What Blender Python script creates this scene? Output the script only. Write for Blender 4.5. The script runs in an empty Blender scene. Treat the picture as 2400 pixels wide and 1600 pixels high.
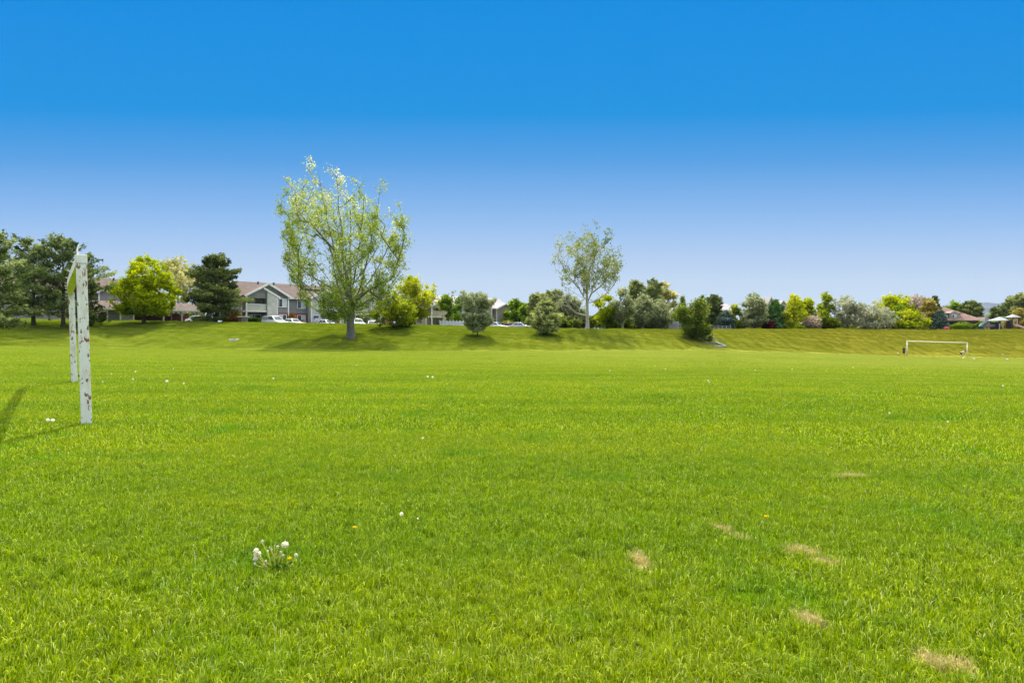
import bpy, bmesh, math, random
import numpy as np
from mathutils import Vector, Matrix, Euler
R = math.radians
SC = bpy.context.scene
COL = SC.collection

# ------------------------------------------------------------------ camera
F = 1333.0            # focal length in pixels of the 2400 px wide photograph
CAMZ = 1.33
HOR = 778.0           # image row of the horizon
cam = bpy.data.cameras.new('camera'); co = bpy.data.objects.new('camera', cam); COL.objects.link(co)
co.location = (0, 0, CAMZ); co.rotation_euler = (R(90), 0, 0)
cam.sensor_width = 36; cam.lens = 36 * F / 2400; cam.shift_y = -(800 - HOR) / 2400
cam.clip_start = .05; cam.clip_end = 12000
SC.camera = co

# ------------------------------------------------------------------ sky, sun, exposure
SUN_EL, SUN_AZ = R(56), R(-5)          # azimuth from +Y towards +X
w = bpy.data.worlds.new('World'); SC.world = w; w.use_nodes = True
nt = w.node_tree; nt.nodes.clear()
def N(t, typ, **kw):
    n = t.nodes.new(typ)
    for k, v in kw.items(): setattr(n, k, v)
    return n
def setramp(r, stops):
    e = r.color_ramp.elements
    while len(e) > 1: e.remove(e[-1])
    e[0].position = stops[0][0]; e[0].color = (*stops[0][1], 1)
    for p, c in stops[1:]:
        x = e.new(p); x.color = (*c, 1)
out = N(nt, 'ShaderNodeOutputWorld'); bg = N(nt, 'ShaderNodeBackground')
sky = N(nt, 'ShaderNodeTexSky', sky_type='NISHITA', sun_disc=False, sun_elevation=SUN_EL, sun_rotation=SUN_AZ)
sky.altitude = 1600; sky.air_density = 1.0; sky.dust_density = .3; sky.ozone_density = 2.0
tc = N(nt, 'ShaderNodeTexCoord'); sx = N(nt, 'ShaderNodeSeparateXYZ'); rmp = N(nt, 'ShaderNodeValToRGB')
setramp(rmp, [(0.0, (.59, .70, .86)), (.085, (.54, .68, .865)), (.125, (.45, .61, .86)), (.17, (.335, .54, .86)), (.215, (.23, .46, .835)),
              (.29, (.082, .345, .77)), (.36, (.005, .290, .755)), (.50, (.0, .262, .755)), (.60, (.02, .28, .75)), (.78, (1.8, 1.85, 1.9)), (1, (3.3, 3.25, 3.1))])  # the high, unseen stops are brightened as added fill light
# the clear blue reaches lower over the south-eastern and north-western sky than straight ahead
sq = N(nt, 'ShaderNodeVectorMath', operation='MULTIPLY'); sq.inputs[1].default_value = (.25, 1, 1); nrm = N(nt, 'ShaderNodeVectorMath', operation='NORMALIZE')
nt.links.new(tc.outputs['Generated'], sq.inputs[0]); nt.links.new(sq.outputs[0], nrm.inputs[0]); nt.links.new(nrm.outputs[0], sx.inputs[0]); nt.links.new(sx.outputs['Z'], rmp.inputs[0])
dim = N(nt, 'ShaderNodeVectorMath', operation='SCALE'); dim.inputs['Scale'].default_value = .08
nt.links.new(sky.outputs[0], dim.inputs[0])
mx = N(nt, 'ShaderNodeMix', data_type='RGBA'); mx.inputs['Factor'].default_value = .995
nt.links.new(dim.outputs[0], mx.inputs['A']); nt.links.new(rmp.outputs[0], mx.inputs['B'])
nt.links.new(mx.outputs['Result'], bg.inputs['Color']); nt.links.new(bg.outputs[0], out.inputs[0])
EXPO = .5
bg.inputs['Strength'].default_value = 1/2**EXPO
sl = bpy.data.lights.new('sun', 'SUN'); so = bpy.data.objects.new('sun', sl); COL.objects.link(so)
sl.energy = 4.0; sl.angle = R(.53); sl.color = (1, .955, .88)
dsun = Vector((math.sin(SUN_AZ) * math.cos(SUN_EL), math.cos(SUN_AZ) * math.cos(SUN_EL), math.sin(SUN_EL)))
so.rotation_euler = dsun.to_track_quat('Z', 'Y').to_euler(); so.location = (0, 0, 60)
vs = SC.view_settings; vs.view_transform = 'Standard'; vs.look = 'None'; vs.gamma = 1; vs.exposure = EXPO; vs.use_curve_mapping = False
cy = SC.cycles
cy.max_bounces = 7; cy.diffuse_bounces = 4; cy.transmission_bounces = 5; cy.glossy_bounces = 2; cy.transparent_max_bounces = 6
cy.use_denoising = True; cy.sample_clamp_indirect = 4; cy.caustics_reflective = False; cy.caustics_refractive = False

# ------------------------------------------------------------------ helpers
def tag(o, label=None, cat=None, group=None, kind=None):
    if label: o['label'] = label
    if cat: o['category'] = cat
    if group: o['group'] = group
    if kind: o['kind'] = kind
    return o
def empty(name, loc, rz=0.0, label=None, cat=None, group=None):
    o = bpy.data.objects.new(name, None); COL.objects.link(o)
    o.location = loc; o.rotation_euler = (0, 0, rz); o.empty_display_size = .2
    return tag(o, label, cat, group)
def raw_mesh(name, V, faces, smooth=False, attrs=None):
    """V (n,3); faces: list of int arrays (m,k)"""
    me = bpy.data.meshes.new(name)
    V = np.asarray(V, np.float32).reshape(-1, 3)
    faces = [np.asarray(f, np.int32) for f in faces if len(f)]
    me.vertices.add(len(V)); me.vertices.foreach_set('co', V.ravel())
    nl = sum(f.size for f in faces); npol = sum(len(f) for f in faces)
    me.loops.add(nl); me.polygons.add(npol)
    me.loops.foreach_set('vertex_index', np.concatenate([f.ravel() for f in faces]))
    tot = np.concatenate([np.full(len(f), f.shape[1], np.int32) for f in faces])
    st = np.concatenate([[0], np.cumsum(tot)[:-1]]).astype(np.int32)
    me.polygons.foreach_set('loop_start', st)
    if smooth: me.polygons.foreach_set('use_smooth', np.ones(npol, bool))
    me.update(calc_edges=True)
    for k, v in (attrs or {}).items():
        a = me.attributes.new(k, 'FLOAT', 'POINT'); a.data.foreach_set('value', np.asarray(v, np.float32))
    return me
def link(name, me, mat, parent=None):
    o = bpy.data.objects.new(name, me); COL.objects.link(o)
    if mat is not None and len(me.materials) == 0: me.materials.append(mat)
    if parent is not None: o.parent = parent
    return o
class MB:
    """collects shapes, then links them as ONE mesh object"""
    def __init__(s): s.v = []; s.f = []; s.n = 0
    def add(s, V, Fs):
        s.v.extend([tuple(p) for p in V])
        for f in Fs: s.f.append([i + s.n for i in f])
        s.n += len(V); return s
    def box(s, x0, x1, y0, y1, z0, z1):
        return s.add([(x0,y0,z0),(x1,y0,z0),(x1,y1,z0),(x0,y1,z0),(x0,y0,z1),(x1,y0,z1),(x1,y1,z1),(x0,y1,z1)],
                     [(0,3,2,1),(4,5,6,7),(0,1,5,4),(1,2,6,5),(2,3,7,6),(3,0,4,7)])
    def prism(s, poly, axis, a, b):
        """poly in the two other axes, extruded along axis from a to b"""
        n = len(poly); V = []
        for t in (a, b):
            for p, q in poly:
                V.append({'x': (t, p, q), 'y': (p, t, q), 'z': (p, q, t)}[axis])
        return s.add(V, [tuple(range(n))[::-1], tuple(range(n, 2*n))] + [(i, (i+1) % n, n+(i+1) % n, n+i) for i in range(n)])
    def bar(s, p, q, wd, ht=None, up=(0, 0, 1)):
        p = Vector(p); q = Vector(q); ht = ht or wd; d = (q-p).normalized(); u = Vector(up)
        if abs(d.dot(u)) > .98: u = Vector((0, 1, 0))
        a = d.cross(u).normalized()*wd/2; b = a.cross(d).normalized()*ht/2
        V = [p-a-b, p+a-b, p+a+b, p-a+b, q-a-b, q+a-b, q+a+b, q-a+b]
        return s.add(V, [(0,1,2,3),(7,6,5,4),(0,4,5,1),(1,5,6,2),(2,6,7,3),(3,7,4,0)])
    def tube(s, pts, rad, k=8, caps=True):
        pts = [Vector(p) for p in pts]; n = len(pts)
        if not hasattr(rad, '__len__'): rad = [rad]*n
        V = []; Fs = []
        for i, p in enumerate(pts):
            d = (pts[min(i+1, n-1)] - pts[max(i-1, 0)]).normalized()
            u = Vector((0, 0, 1)) if abs(d.z) < .9 else Vector((1, 0, 0))
            a = d.cross(u).normalized(); b = a.cross(d)
            for j in range(k):
                t = 2*math.pi*j/k; V.append(p + (a*math.cos(t) + b*math.sin(t))*rad[i])
        for i in range(n-1):
            for j in range(k): Fs.append((i*k+j, i*k+(j+1) % k, (i+1)*k+(j+1) % k, (i+1)*k+j))
        if caps: Fs += [tuple(range(k))[::-1], tuple(range((n-1)*k, n*k))]
        return s.add(V, Fs)
    def lathe(s, prof, k=16, c=(0, 0, 0), axis='z', sc=(1, 1, 1)):
        V = []; Fs = []; n = len(prof)
        for r, z in prof:
            for j in range(k):
                t = 2*math.pi*j/k; a, b = r*math.cos(t), r*math.sin(t)
                p = (a, b, z) if axis == 'z' else ((a, z, b) if axis == 'y' else (z, a, b))
                V.append((c[0]+p[0]*sc[0], c[1]+p[1]*sc[1], c[2]+p[2]*sc[2]))
        for i in range(n-1):
            for j in range(k): Fs.append((i*k+j, i*k+(j+1) % k, (i+1)*k+(j+1) % k, (i+1)*k+j))
        Fs += [tuple(range(k))[::-1], tuple(range((n-1)*k, n*k))]
        return s.add(V, Fs)
    def build(s, name, mat, parent=None, bevel=0, seg=2, smooth=False):
        me = bpy.data.meshes.new(name); me.from_pydata(s.v, [], s.f); me.update()
        bm = bmesh.new(); bm.from_mesh(me)
        bmesh.ops.recalc_face_normals(bm, faces=bm.faces)
        if bevel:
            bmesh.ops.bevel(bm, geom=[e for e in bm.edges if e.is_manifold and e.calc_face_angle(0) > .5], offset=bevel, segments=seg, affect='EDGES', profile=.5)
        if smooth:
            for f in bm.faces: f.smooth = True
        bm.to_mesh(me); bm.free()
        return link(name, me, mat, parent)
def copy_tree(o, parent=None):
    c = o.copy(); COL.objects.link(c)
    if parent is not None: c.parent = parent
    for ch in list(o.children): copy_tree(ch, c)
    return c

# ------------------------------------------------------------------ materials
def newmat(name):
    m = bpy.data.materials.new(name); m.use_nodes = True; t = m.node_tree; t.nodes.clear()
    return m, t, N(t, 'ShaderNodeOutputMaterial')
def L(t, a, b): t.links.new(a, b)
def solid(name, c, rough=.7, var=.12, scale=3.0, bump=0.0, metal=0.0, spec=.3):
    m, t, o = newmat(name); b = N(t, 'ShaderNodeBsdfPrincipled')
    tcx = N(t, 'ShaderNodeTexCoord'); nz = N(t, 'ShaderNodeTexNoise'); nz.inputs['Scale'].default_value = scale; nz.inputs['Detail'].default_value = 6
    L(t, tcx.outputs['Object'], nz.inputs['Vector'])
    r = N(t, 'ShaderNodeValToRGB'); setramp(r, [(.3, tuple(x*(1-var) for x in c)), (.7, tuple(min(1, x*(1+var)) for x in c))])
    L(t, nz.outputs['Fac'], r.inputs[0]); L(t, r.outputs[0], b.inputs['Base Color'])
    b.inputs['Roughness'].default_value = rough; b.inputs['Metallic'].default_value = metal; b.inputs['Specular IOR Level'].default_value = spec
    if bump:
        bp = N(t, 'ShaderNodeBump'); bp.inputs['Strength'].default_value = bump; bp.inputs['Distance'].default_value = .02
        L(t, nz.outputs['Fac'], bp.inputs['Height']); L(t, bp.outputs[0], b.inputs['Normal'])
    L(t, b.outputs[0], o.inputs[0]); return m
def banded(name, c, c2, scale, axis='Z', rough=.8, var=.15):
    """siding boards or roof courses: fine bands along an axis, plus weathering noise"""
    m, t, o = newmat(name); b = N(t, 'ShaderNodeBsdfPrincipled'); tcx = N(t, 'ShaderNodeTexCoord')
    wv = N(t, 'ShaderNodeTexWave', bands_direction=axis, wave_profile='SAW'); wv.inputs['Scale'].default_value = scale; wv.inputs['Distortion'].default_value = .3
    L(t, tcx.outputs['Object'], wv.inputs[0])
    nz = N(t, 'ShaderNodeTexNoise'); nz.inputs['Scale'].default_value = 1.3; nz.inputs['Detail'].default_value = 8; L(t, tcx.outputs['Object'], nz.inputs[0])
    r = N(t, 'ShaderNodeValToRGB'); setramp(r, [(0, c2), (.25, c), (1, c)]); L(t, wv.outputs['Fac'], r.inputs[0])
    r2 = N(t, 'ShaderNodeValToRGB'); setramp(r2, [(.3, (1-var,)*3), (.7, (1+var,)*3)]); L(t, nz.outputs['Fac'], r2.inputs[0])
    mm = N(t, 'ShaderNodeMix', data_type='RGBA', blend_type='MULTIPLY'); mm.inputs['Factor'].default_value = 1
    L(t, r.outputs[0], mm.inputs['A']); L(t, r2.outputs[0], mm.inputs['B']); L(t, mm.outputs['Result'], b.inputs['Base Color'])
    b.inputs['Roughness'].default_value = rough; b.inputs['Specular IOR Level'].default_value = .2
    L(t, b.outputs[0], o.inputs[0]); return m
def brickmat(name, c, c2, mortar, sc=4.0):
    m, t, o = newmat(name); b = N(t, 'ShaderNodeBsdfPrincipled'); tcx = N(t, 'ShaderNodeTexCoord'); mp = N(t, 'ShaderNodeMapping')
    mp.inputs['Rotation'].default_value = (R(90), 0, 0)
    br = N(t, 'ShaderNodeTexBrick'); br.inputs['Scale'].default_value = sc
    br.inputs['Color1'].default_value = (*c, 1); br.inputs['Color2'].default_value = (*c2, 1); br.inputs['Mortar'].default_value = (*mortar, 1)
    L(t, tcx.outputs['Object'], mp.inputs[0]); L(t, mp.outputs[0], br.inputs[0]); L(t, br.outputs['Color'], b.inputs['Base Color'])
    b.inputs['Roughness'].default_value = .85; L(t, b.outputs[0], o.inputs[0]); return m
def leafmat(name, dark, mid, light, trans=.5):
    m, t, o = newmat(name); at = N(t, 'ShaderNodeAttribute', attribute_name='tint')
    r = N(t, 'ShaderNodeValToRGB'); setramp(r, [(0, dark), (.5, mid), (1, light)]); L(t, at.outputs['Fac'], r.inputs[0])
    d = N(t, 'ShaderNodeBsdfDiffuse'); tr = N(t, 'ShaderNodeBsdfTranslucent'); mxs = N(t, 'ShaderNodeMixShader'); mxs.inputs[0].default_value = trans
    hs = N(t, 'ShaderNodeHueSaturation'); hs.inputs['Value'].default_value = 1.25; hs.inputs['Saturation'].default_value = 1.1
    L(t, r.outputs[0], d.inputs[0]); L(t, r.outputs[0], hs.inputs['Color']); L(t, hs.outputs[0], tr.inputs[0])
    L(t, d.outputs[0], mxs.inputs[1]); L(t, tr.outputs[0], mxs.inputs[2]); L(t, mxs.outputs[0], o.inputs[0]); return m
def glassmat(name, c=(.05, .065, .08)):
    m, t, o = newmat(name); b = N(t, 'ShaderNodeBsdfPrincipled'); b.inputs['Base Color'].default_value = (*c, 1)
    tcx = N(t, 'ShaderNodeTexCoord'); nz = N(t, 'ShaderNodeTexNoise'); nz.inputs['Scale'].default_value = 1.5; L(t, tcx.outputs['Object'], nz.inputs[0])
    r = N(t, 'ShaderNodeValToRGB'); setramp(r, [(.3, tuple(x*.5 for x in c)), (.7, tuple(x*1.6 for x in c))]); L(t, nz.outputs['Fac'], r.inputs[0]); L(t, r.outputs[0], b.inputs['Base Color'])
    b.inputs['Roughness'].default_value = .08; b.inputs['Specular IOR Level'].default_value = .6; L(t, b.outputs[0], o.inputs[0]); return m
M = {}
M['white_trim'] = solid('white_trim', (.78, .77, .72), .6, .06)
M['cream'] = solid('cream_paint', (.72, .69, .60), .6, .08)
M['sage'] = banded('sage_siding', (.50, .51, .45), (.38, .39, .34), 5, 'Z')
M['grey'] = banded('grey_siding', (.235, .24, .235), (.17, .175, .17), 5, 'Z')
M['beige'] = banded('beige_siding', (.50, .44, .36), (.36, .31, .25), 5, 'Z')
M['taupe'] = banded('taupe_siding', (.36, .31, .26), (.26, .22, .19), 5, 'Z')
M['roof'] = banded('brown_shingles', (.135, .10, .084), (.10, .075, .062), 9, 'Z', .9, .2)
M['roof_pink'] = banded('rose_tiles', (.235, .15, .125), (.165, .105, .09), 7, 'Z', .9, .2)
M['roof_grey'] = banded('grey_shingles', (.36, .32, .30), (.26, .23, .4), 9, 'Z', .9, .2)
M['brick'] = brickmat('red_brick', (.23, .05, .045), (.17, .035, .035), (.25, .18, .16))
M['stone'] = brickmat('pinkish_stone', (.30, .23, .21), (.23, .18, .17), (.4, .36, .33), 5)
M['glass'] = glassmat('window_glass')
M['blind'] = solid('window_blind', (.55, .58, .58), .5, .06)
M['door_blue'] = solid('blue_door_paint', (.045, .085, .17), .4)
M['door_dark'] = solid('dark_door_paint', (.03, .04, .055), .4)
M['dark_metal'] = solid('dark_metal', (.035, .035, .04), .5)
M['concrete'] = solid('concrete', (.42, .42, .42), .9, .25, 2, .3)
M['drain_concrete'] = solid('weathered_concrete', (.24, .24, .245), .9, .3, 2, .3)
M['garage_grey'] = solid('grey_panel', (.15, .165, .19), .6, .08)
M['garage_blue'] = solid('blue_grey_panel', (.235, .26, .29), .6, .08)
M['asphalt'] = solid('asphalt', (.055, .055, .058), .9, .3, 1.5)
M['dark_brown_ground'] = solid('dark_brown_ground', (.055, .04, .025), .95, .5, 2)
M['car_white'] = solid('white_car_paint', (.80, .80, .80), .25, .02, 1, 0, 0, .5)
M['car_red'] = solid('red_car_paint', (.36, .02, .03), .25, .05, 1, 0, 0, .5)
M['car_silver'] = solid('lavender_grey_car_paint', (.52, .50, .58), .25, .03, 1, 0, .3, .5)
M['car_navy'] = solid('navy_car_paint', (.03, .035, .07), .25, .03, 1, 0, 0, .5)
M['tyre'] = solid('tyre_rubber', (.025, .025, .025), .9)
M['rim'] = solid('wheel_rim', (.45, .45, .46), .35, .05, 3, 0, .7)
M['lamp_glass'] = solid('headlight_glass', (.75, .78, .8), .15, .02)
M['lamp_red'] = solid('tail_light_red', (.35, .01, .01), .2, .05)
M['bark_grey'] = solid('grey_bark', (.17, .155, .14), .95, .45, 7, .8)
M['bark_dark'] = solid('dark_bark', (.07, .055, .045), .95, .45, 7, .8)
M['bark_pale'] = solid('pale_bark', (.42, .38, .31), .95, .25, 7, .6)
M['leaf_cotton'] = leafmat('cottonwood_leaf', (.14, .21, .015), (.33, .40, .07), (.70, .69, .42), .5)
M['leaf_cotton_grey'] = leafmat('grey_cottonwood_leaf', (.10, .14, .02), (.25, .29, .07), (.48, .48, .22), .45)
M['leaf_lime'] = leafmat('lime_leaf', (0.138, 0.213, 0.003), (0.350, 0.413, 0.004), (0.600, 0.600, 0.025), .5)
M['leaf_yellow'] = leafmat('yellow_green_leaf', (0.188, 0.237, 0.007), (0.413, 0.450, 0.019), (0.650, 0.625, 0.075), .48)
M['leaf_cream'] = leafmat('cream_new_leaf', (0.194, 0.194, 0.043), (0.454, 0.432, 0.151), (0.702, 0.648, 0.346))
M['leaf_green'] = leafmat('fresh_green_leaf', (0.071, 0.144, 0.008), (0.187, 0.287, 0.022), (0.359, 0.446, 0.071))
M['leaf_forsythia'] = leafmat('olive_lime_leaf', (0.123, 0.165, 0.011), (0.289, 0.343, 0.024), (0.522, 0.550, 0.083))
M['leaf_olive'] = leafmat('olive_grey_leaf', (0.134, 0.157, 0.067), (0.284, 0.316, 0.150), (0.496, 0.510, 0.300))
M['leaf_silver'] = leafmat('silvery_leaf', (0.216, 0.227, 0.140), (0.389, 0.400, 0.259), (0.562, 0.551, 0.400))
M['leaf_shrub'] = leafmat('dark_shrub_leaf', (0.062, 0.087, 0.014), (0.158, 0.211, 0.031), (0.386, 0.421, 0.105))
M['leaf_brown'] = leafmat('olive_brown_leaf', (0.150, 0.125, 0.025), (0.338, 0.275, 0.062), (0.525, 0.450, 0.150))
M['leaf_pinkish'] = leafmat('pinkish_bud', (0.270, 0.205, 0.140), (0.454, 0.367, 0.281), (0.626, 0.540, 0.454))
M['leaf_maroon'] = leafmat('maroon_leaf', (0.039, 0.008, 0.010), (0.091, 0.016, 0.021), (0.169, 0.039, 0.039))
M['leaf_rust'] = leafmat('rust_leaf', (0.125, 0.062, 0.015), (0.300, 0.150, 0.037), (0.450, 0.250, 0.062))
M['leaf_hedge'] = leafmat('hedge_leaf', (0.033, 0.065, 0.005), (0.072, 0.130, 0.010), (0.143, 0.221, 0.026))
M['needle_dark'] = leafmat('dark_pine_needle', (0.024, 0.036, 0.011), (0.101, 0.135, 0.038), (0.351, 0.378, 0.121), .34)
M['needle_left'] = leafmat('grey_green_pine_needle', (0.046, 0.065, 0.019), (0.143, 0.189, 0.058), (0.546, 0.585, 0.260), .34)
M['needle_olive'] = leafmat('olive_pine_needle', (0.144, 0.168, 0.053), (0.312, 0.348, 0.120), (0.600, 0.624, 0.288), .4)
M['needle_grey'] = leafmat('grey_pine_needle', (0.170, 0.190, 0.090), (0.340, 0.370, 0.190), (0.600, 0.620, 0.380), .25)
M['needle_blue'] = leafmat('blue_spruce_needle', (.025, .045, .032), (.075, .115, .085), (.20, .27, .21), .25)
M['needle_spruce'] = leafmat('green_spruce_needle', (0.029, 0.096, 0.034), (0.096, 0.204, 0.060), (0.384, 0.528, 0.120), .2)

# ------------------------------------------------------------------ terrain
#            x_img  D_toe y_toe D_top y_top dip
CTRL = np.array([(-900, 58, 804, 76, 742, .5), (0, 62, 810, 82, 746, .5), (250, 68, 816, 86, 751, .6), (540, 70, 820, 88, 755, .6), (820, 70, 822, 90, 758, .6),
                 (1120, 72, 822, 92, 765, .4), (1380, 76, 822, 95, 770, .1), (1500, 80, 822, 97, 771, 0), (1600, 83, 821, 101, 772, 0), (1665, 87, 819, 106, 771, 0),
                 (1740, 88, 823, 108, 771, 0), (2000, 94, 831, 113, 771.5, 0), (2200, 96, 836, 115, 772, 0), (2400, 97, 840, 116, 772, 0), (3300, 98, 848, 117, 774, 0)], float)
def zpix(y, D): return CAMZ + (HOR - y) / F * D
def terrain(x, y):
    x = np.asarray(x, float); y = np.asarray(y, float)
    D = np.maximum(y, 1.0); u = np.clip(1200 + F*x/np.maximum(D, 4), -900, 3300)
    g = lambda k: np.interp(u, CTRL[:, 0], CTRL[:, k])
    Dt, Db = g(1), g(3); zt, zb = zpix(g(2), Dt), zpix(g(4), Db)
    f = np.clip((D-12)/(Dt-12), 0, 1); z = zt*f
    t = np.clip((D-Dt)/(Db-Dt), 0, 1); s = .45*t + .55*t*t*(3-2*t)
    z = z + (zb-zt)*s
    q = np.clip((D-Db-1)/7, 0, 1); z = z - g(5)*q*q*(3-2*q)
    # gentle bumps of the worn turf
    bump = .018*np.sin(x*.9+.3*y)*np.sin(y*.7-.2*x+1) + .03*np.sin(x*.33+1.7)*np.sin(y*.27+.4) + .05*np.sin(x*.13-.5)*np.sin(y*.16+2)
    z = z + bump*np.clip((D-4)/10, 0, 1)*np.clip((150-D)/40, 0, 1)
    return z
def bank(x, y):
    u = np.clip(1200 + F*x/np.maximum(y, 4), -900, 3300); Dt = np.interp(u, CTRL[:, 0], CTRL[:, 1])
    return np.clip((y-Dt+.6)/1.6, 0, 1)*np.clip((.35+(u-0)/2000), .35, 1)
def tz(x, y): return float(terrain(np.array([x]), np.array([y]))[0])
def at(px, D, up=0.0):
    """ground point in image column px at depth D"""
    x = (px-1200)/F*D
    return Vector((x, D, tz(x, D)+up))
def hit(px, py):
    """where the sight line through a pixel meets the ground"""
    D = np.concatenate([np.arange(1.5, 20, .02), np.arange(20, 160, .05)])
    z = terrain((px-1200)/F*D, D); ray = CAMZ - (py-HOR)/F*D
    i = np.argmax(z >= ray) if (z >= ray).any() else np.argmin(np.abs(D - np.interp(px, CTRL[:, 0], CTRL[:, 3])))
    return Vector(((px-1200)/F*D[i], D[i], z[i]))

def turf_colour(t, blades):
    """colour of the turf from its place in the world: lush, yellowed and dry patches"""
    geo = N(t, 'ShaderNodeNewGeometry'); pos = geo.outputs['Position']
    def noise(s, d=4, rough=.6):
        n = N(t, 'ShaderNodeTexNoise'); n.inputs['Scale'].default_value = s; n.inputs['Detail'].default_value = d; n.inputs['Roughness'].default_value = rough
        L(t, pos, n.inputs['Vector']); return n.outputs['Fac']
    def ramp(fac, stops):
        r = N(t, 'ShaderNodeValToRGB'); setramp(r, stops); L(t, fac, r.inputs[0]); return r.outputs[0]
    def mix(f, a, b, mode='MIX'):
        m = N(t, 'ShaderNodeMix', data_type='RGBA', blend_type=mode)
        if isinstance(f, float): m.inputs['Factor'].default_value = f
        else: L(t, f, m.inputs['Factor'])
        for s, v in (('A', a), ('B', b)):
            if isinstance(v, tuple): m.inputs[s].default_value = (*v, 1)
            else: L(t, v, m.inputs[s])
        return m.outputs['Result']
    def math_(op, a, b):
        m = N(t, 'ShaderNodeMath', operation=op); m.use_clamp = True
        for i, v in enumerate((a, b)):
            if isinstance(v, float): m.inputs[i].default_value = v
            else: L(t, v, m.inputs[i])
        return m.outputs[0]
    if blades:
        att = N(t, 'ShaderNodeAttribute', attribute_name='tint')
        c = ramp(att.outputs['Fac'], [(0, GR[0]), (.45, GR[1]), (.8, GR[2]), (.93, GR[3]), (1, GR[4])])
    else:
        c = ramp(noise(9, 8, .75), [(.25, (.03, .055, .004)), (.5, (.06, .10, .005)), (.75, (.11, .15, .01))])
    yel = ramp(noise(.55, 5, .62), [(.40, (0, 0, 0)), (.66, (1, 1, 1))])
    c = mix(math_('MULTIPLY', yel, .75), c, mix(.6, c, (.30, .34, .02)))
    lush = ramp(noise(1.1, 4, .6), [(.52, (0, 0, 0)), (.7, (1, 1, 1))])
    c = mix(math_('MULTIPLY', lush, .45), c, (1, 1, 1), 'MIX') if False else mix(math_('MULTIPLY', lush, .8), c, mix(1.0, c, (.55, .84, .8), 'MULTIPLY'))
    sm = N(t, 'ShaderNodeMapping'); sm.inputs['Rotation'].default_value = (0, 0, R(24)); sm.inputs['Scale'].default_value = (.10, .75, 1); L(t, pos, sm.inputs[0])
    n4 = N(t, 'ShaderNodeTexNoise'); n4.inputs['Scale'].default_value = 1; n4.inputs['Detail'].default_value = 4; L(t, sm.outputs[0], n4.inputs[0])
    c = mix(math_('MULTIPLY', ramp(n4.outputs['Fac'], [(.44, (0, 0, 0)), (.60, (1, 1, 1))]), .62), c, mix(1.0, c, (.64, .80, .8), 'MULTIPLY'))
    # worn, yellower turf in the middle of the pitch
    sx = N(t, 'ShaderNodeSeparateXYZ'); L(t, pos, sx.inputs[0])
    mr = N(t, 'ShaderNodeMapRange'); mr.inputs['From Min'].default_value = 12; mr.inputs['From Max'].default_value = 40; L(t, sx.outputs['Y'], mr.inputs['Value'])
    mr2 = N(t, 'ShaderNodeMapRange'); mr2.inputs['From Min'].default_value = -14; mr2.inputs['From Max'].default_value = 12; L(t, sx.outputs['X'], mr2.inputs['Value'])
    worn = math_('MULTIPLY', mr.outputs[0], math_('ADD', math_('MULTIPLY', mr2.outputs[0], .45), .42))
    st = N(t, 'ShaderNodeMapping'); st.inputs['Scale'].default_value = (.06, .30, .3); L(t, pos, st.inputs[0])
    n2 = N(t, 'ShaderNodeTexNoise'); n2.inputs['Scale'].default_value = 1; n2.inputs['Detail'].default_value = 5; L(t, st.outputs[0], n2.inputs[0])
    worn = math_('MULTIPLY', worn, ramp(n2.outputs['Fac'], [(.3, (.45,)*3), (.65, (1,)*3)]))
    c = mix(worn, c, (.345, .36, .075))
    fk = N(t, 'ShaderNodeMapping'); fk.inputs['Scale'].default_value = (.55, 1.6, 1); L(t, pos, fk.inputs[0]); n3 = N(t, 'ShaderNodeTexNoise'); n3.inputs['Scale'].default_value = 1.1; n3.inputs['Detail'].default_value = 3; L(t, fk.outputs[0], n3.inputs[0])
    c = mix(math_('MULTIPLY', ramp(n3.outputs['Fac'], [(.60, (0, 0, 0)), (.72, (.8, .8, .8))]), mr.outputs[0]), c, (.10, .16, .006))
    # straw coloured bald spots and drag marks
    for (bx, by, r1, r2, rot) in BALD:
        sub = N(t, 'ShaderNodeVectorMath', operation='SUBTRACT'); sub.inputs[1].default_value = (bx, by, 0); L(t, pos, sub.inputs[0])
        mp = N(t, 'ShaderNodeMapping', vector_type='TEXTURE'); mp.inputs['Scale'].default_value = (r1, r2, 5); mp.inputs['Rotation'].default_value = (0, 0, rot); L(t, sub.outputs[0], mp.inputs[0])
        ln = N(t, 'ShaderNodeVectorMath', operation='LENGTH'); L(t, mp.outputs[0], ln.inputs[0])
        nn = math_('MULTIPLY', noise(30, 5, .75), 1.0)
        s_ = N(t, 'ShaderNodeMath', operation='ADD'); L(t, ln.outputs['Value'], s_.inputs[0]); L(t, nn, s_.inputs[1])
        f = ramp(s_.outputs[0], [(.85, (.85,)*3), (1.0, (.4,)*3)]) if False else N(t, 'ShaderNodeMapRange').outputs[0]
        mrn = f.node; mrn.inputs['From Min'].default_value = 1.45; mrn.inputs['From Max'].default_value = .75; mrn.inputs['To Max'].default_value = .8; L(t, s_.outputs[0], mrn.inputs['Value'])
        c = mix(f, c, (.60, .47, .23))
    # bank grass: its deeper olive green, plus slope shade put into the colour
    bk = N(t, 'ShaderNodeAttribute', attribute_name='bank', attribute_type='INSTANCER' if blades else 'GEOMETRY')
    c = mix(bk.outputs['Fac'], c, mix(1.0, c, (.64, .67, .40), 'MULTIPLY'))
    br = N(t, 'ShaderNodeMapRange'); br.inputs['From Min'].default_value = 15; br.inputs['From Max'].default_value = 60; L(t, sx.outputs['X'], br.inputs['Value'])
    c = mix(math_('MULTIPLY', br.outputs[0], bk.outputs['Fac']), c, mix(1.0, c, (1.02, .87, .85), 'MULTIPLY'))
    return c
GR = [(.050, .110, .001), (.205, .30, .001), (.375, .455, .003), (.51, .56, .09), (.66, .65, .34)]
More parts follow.
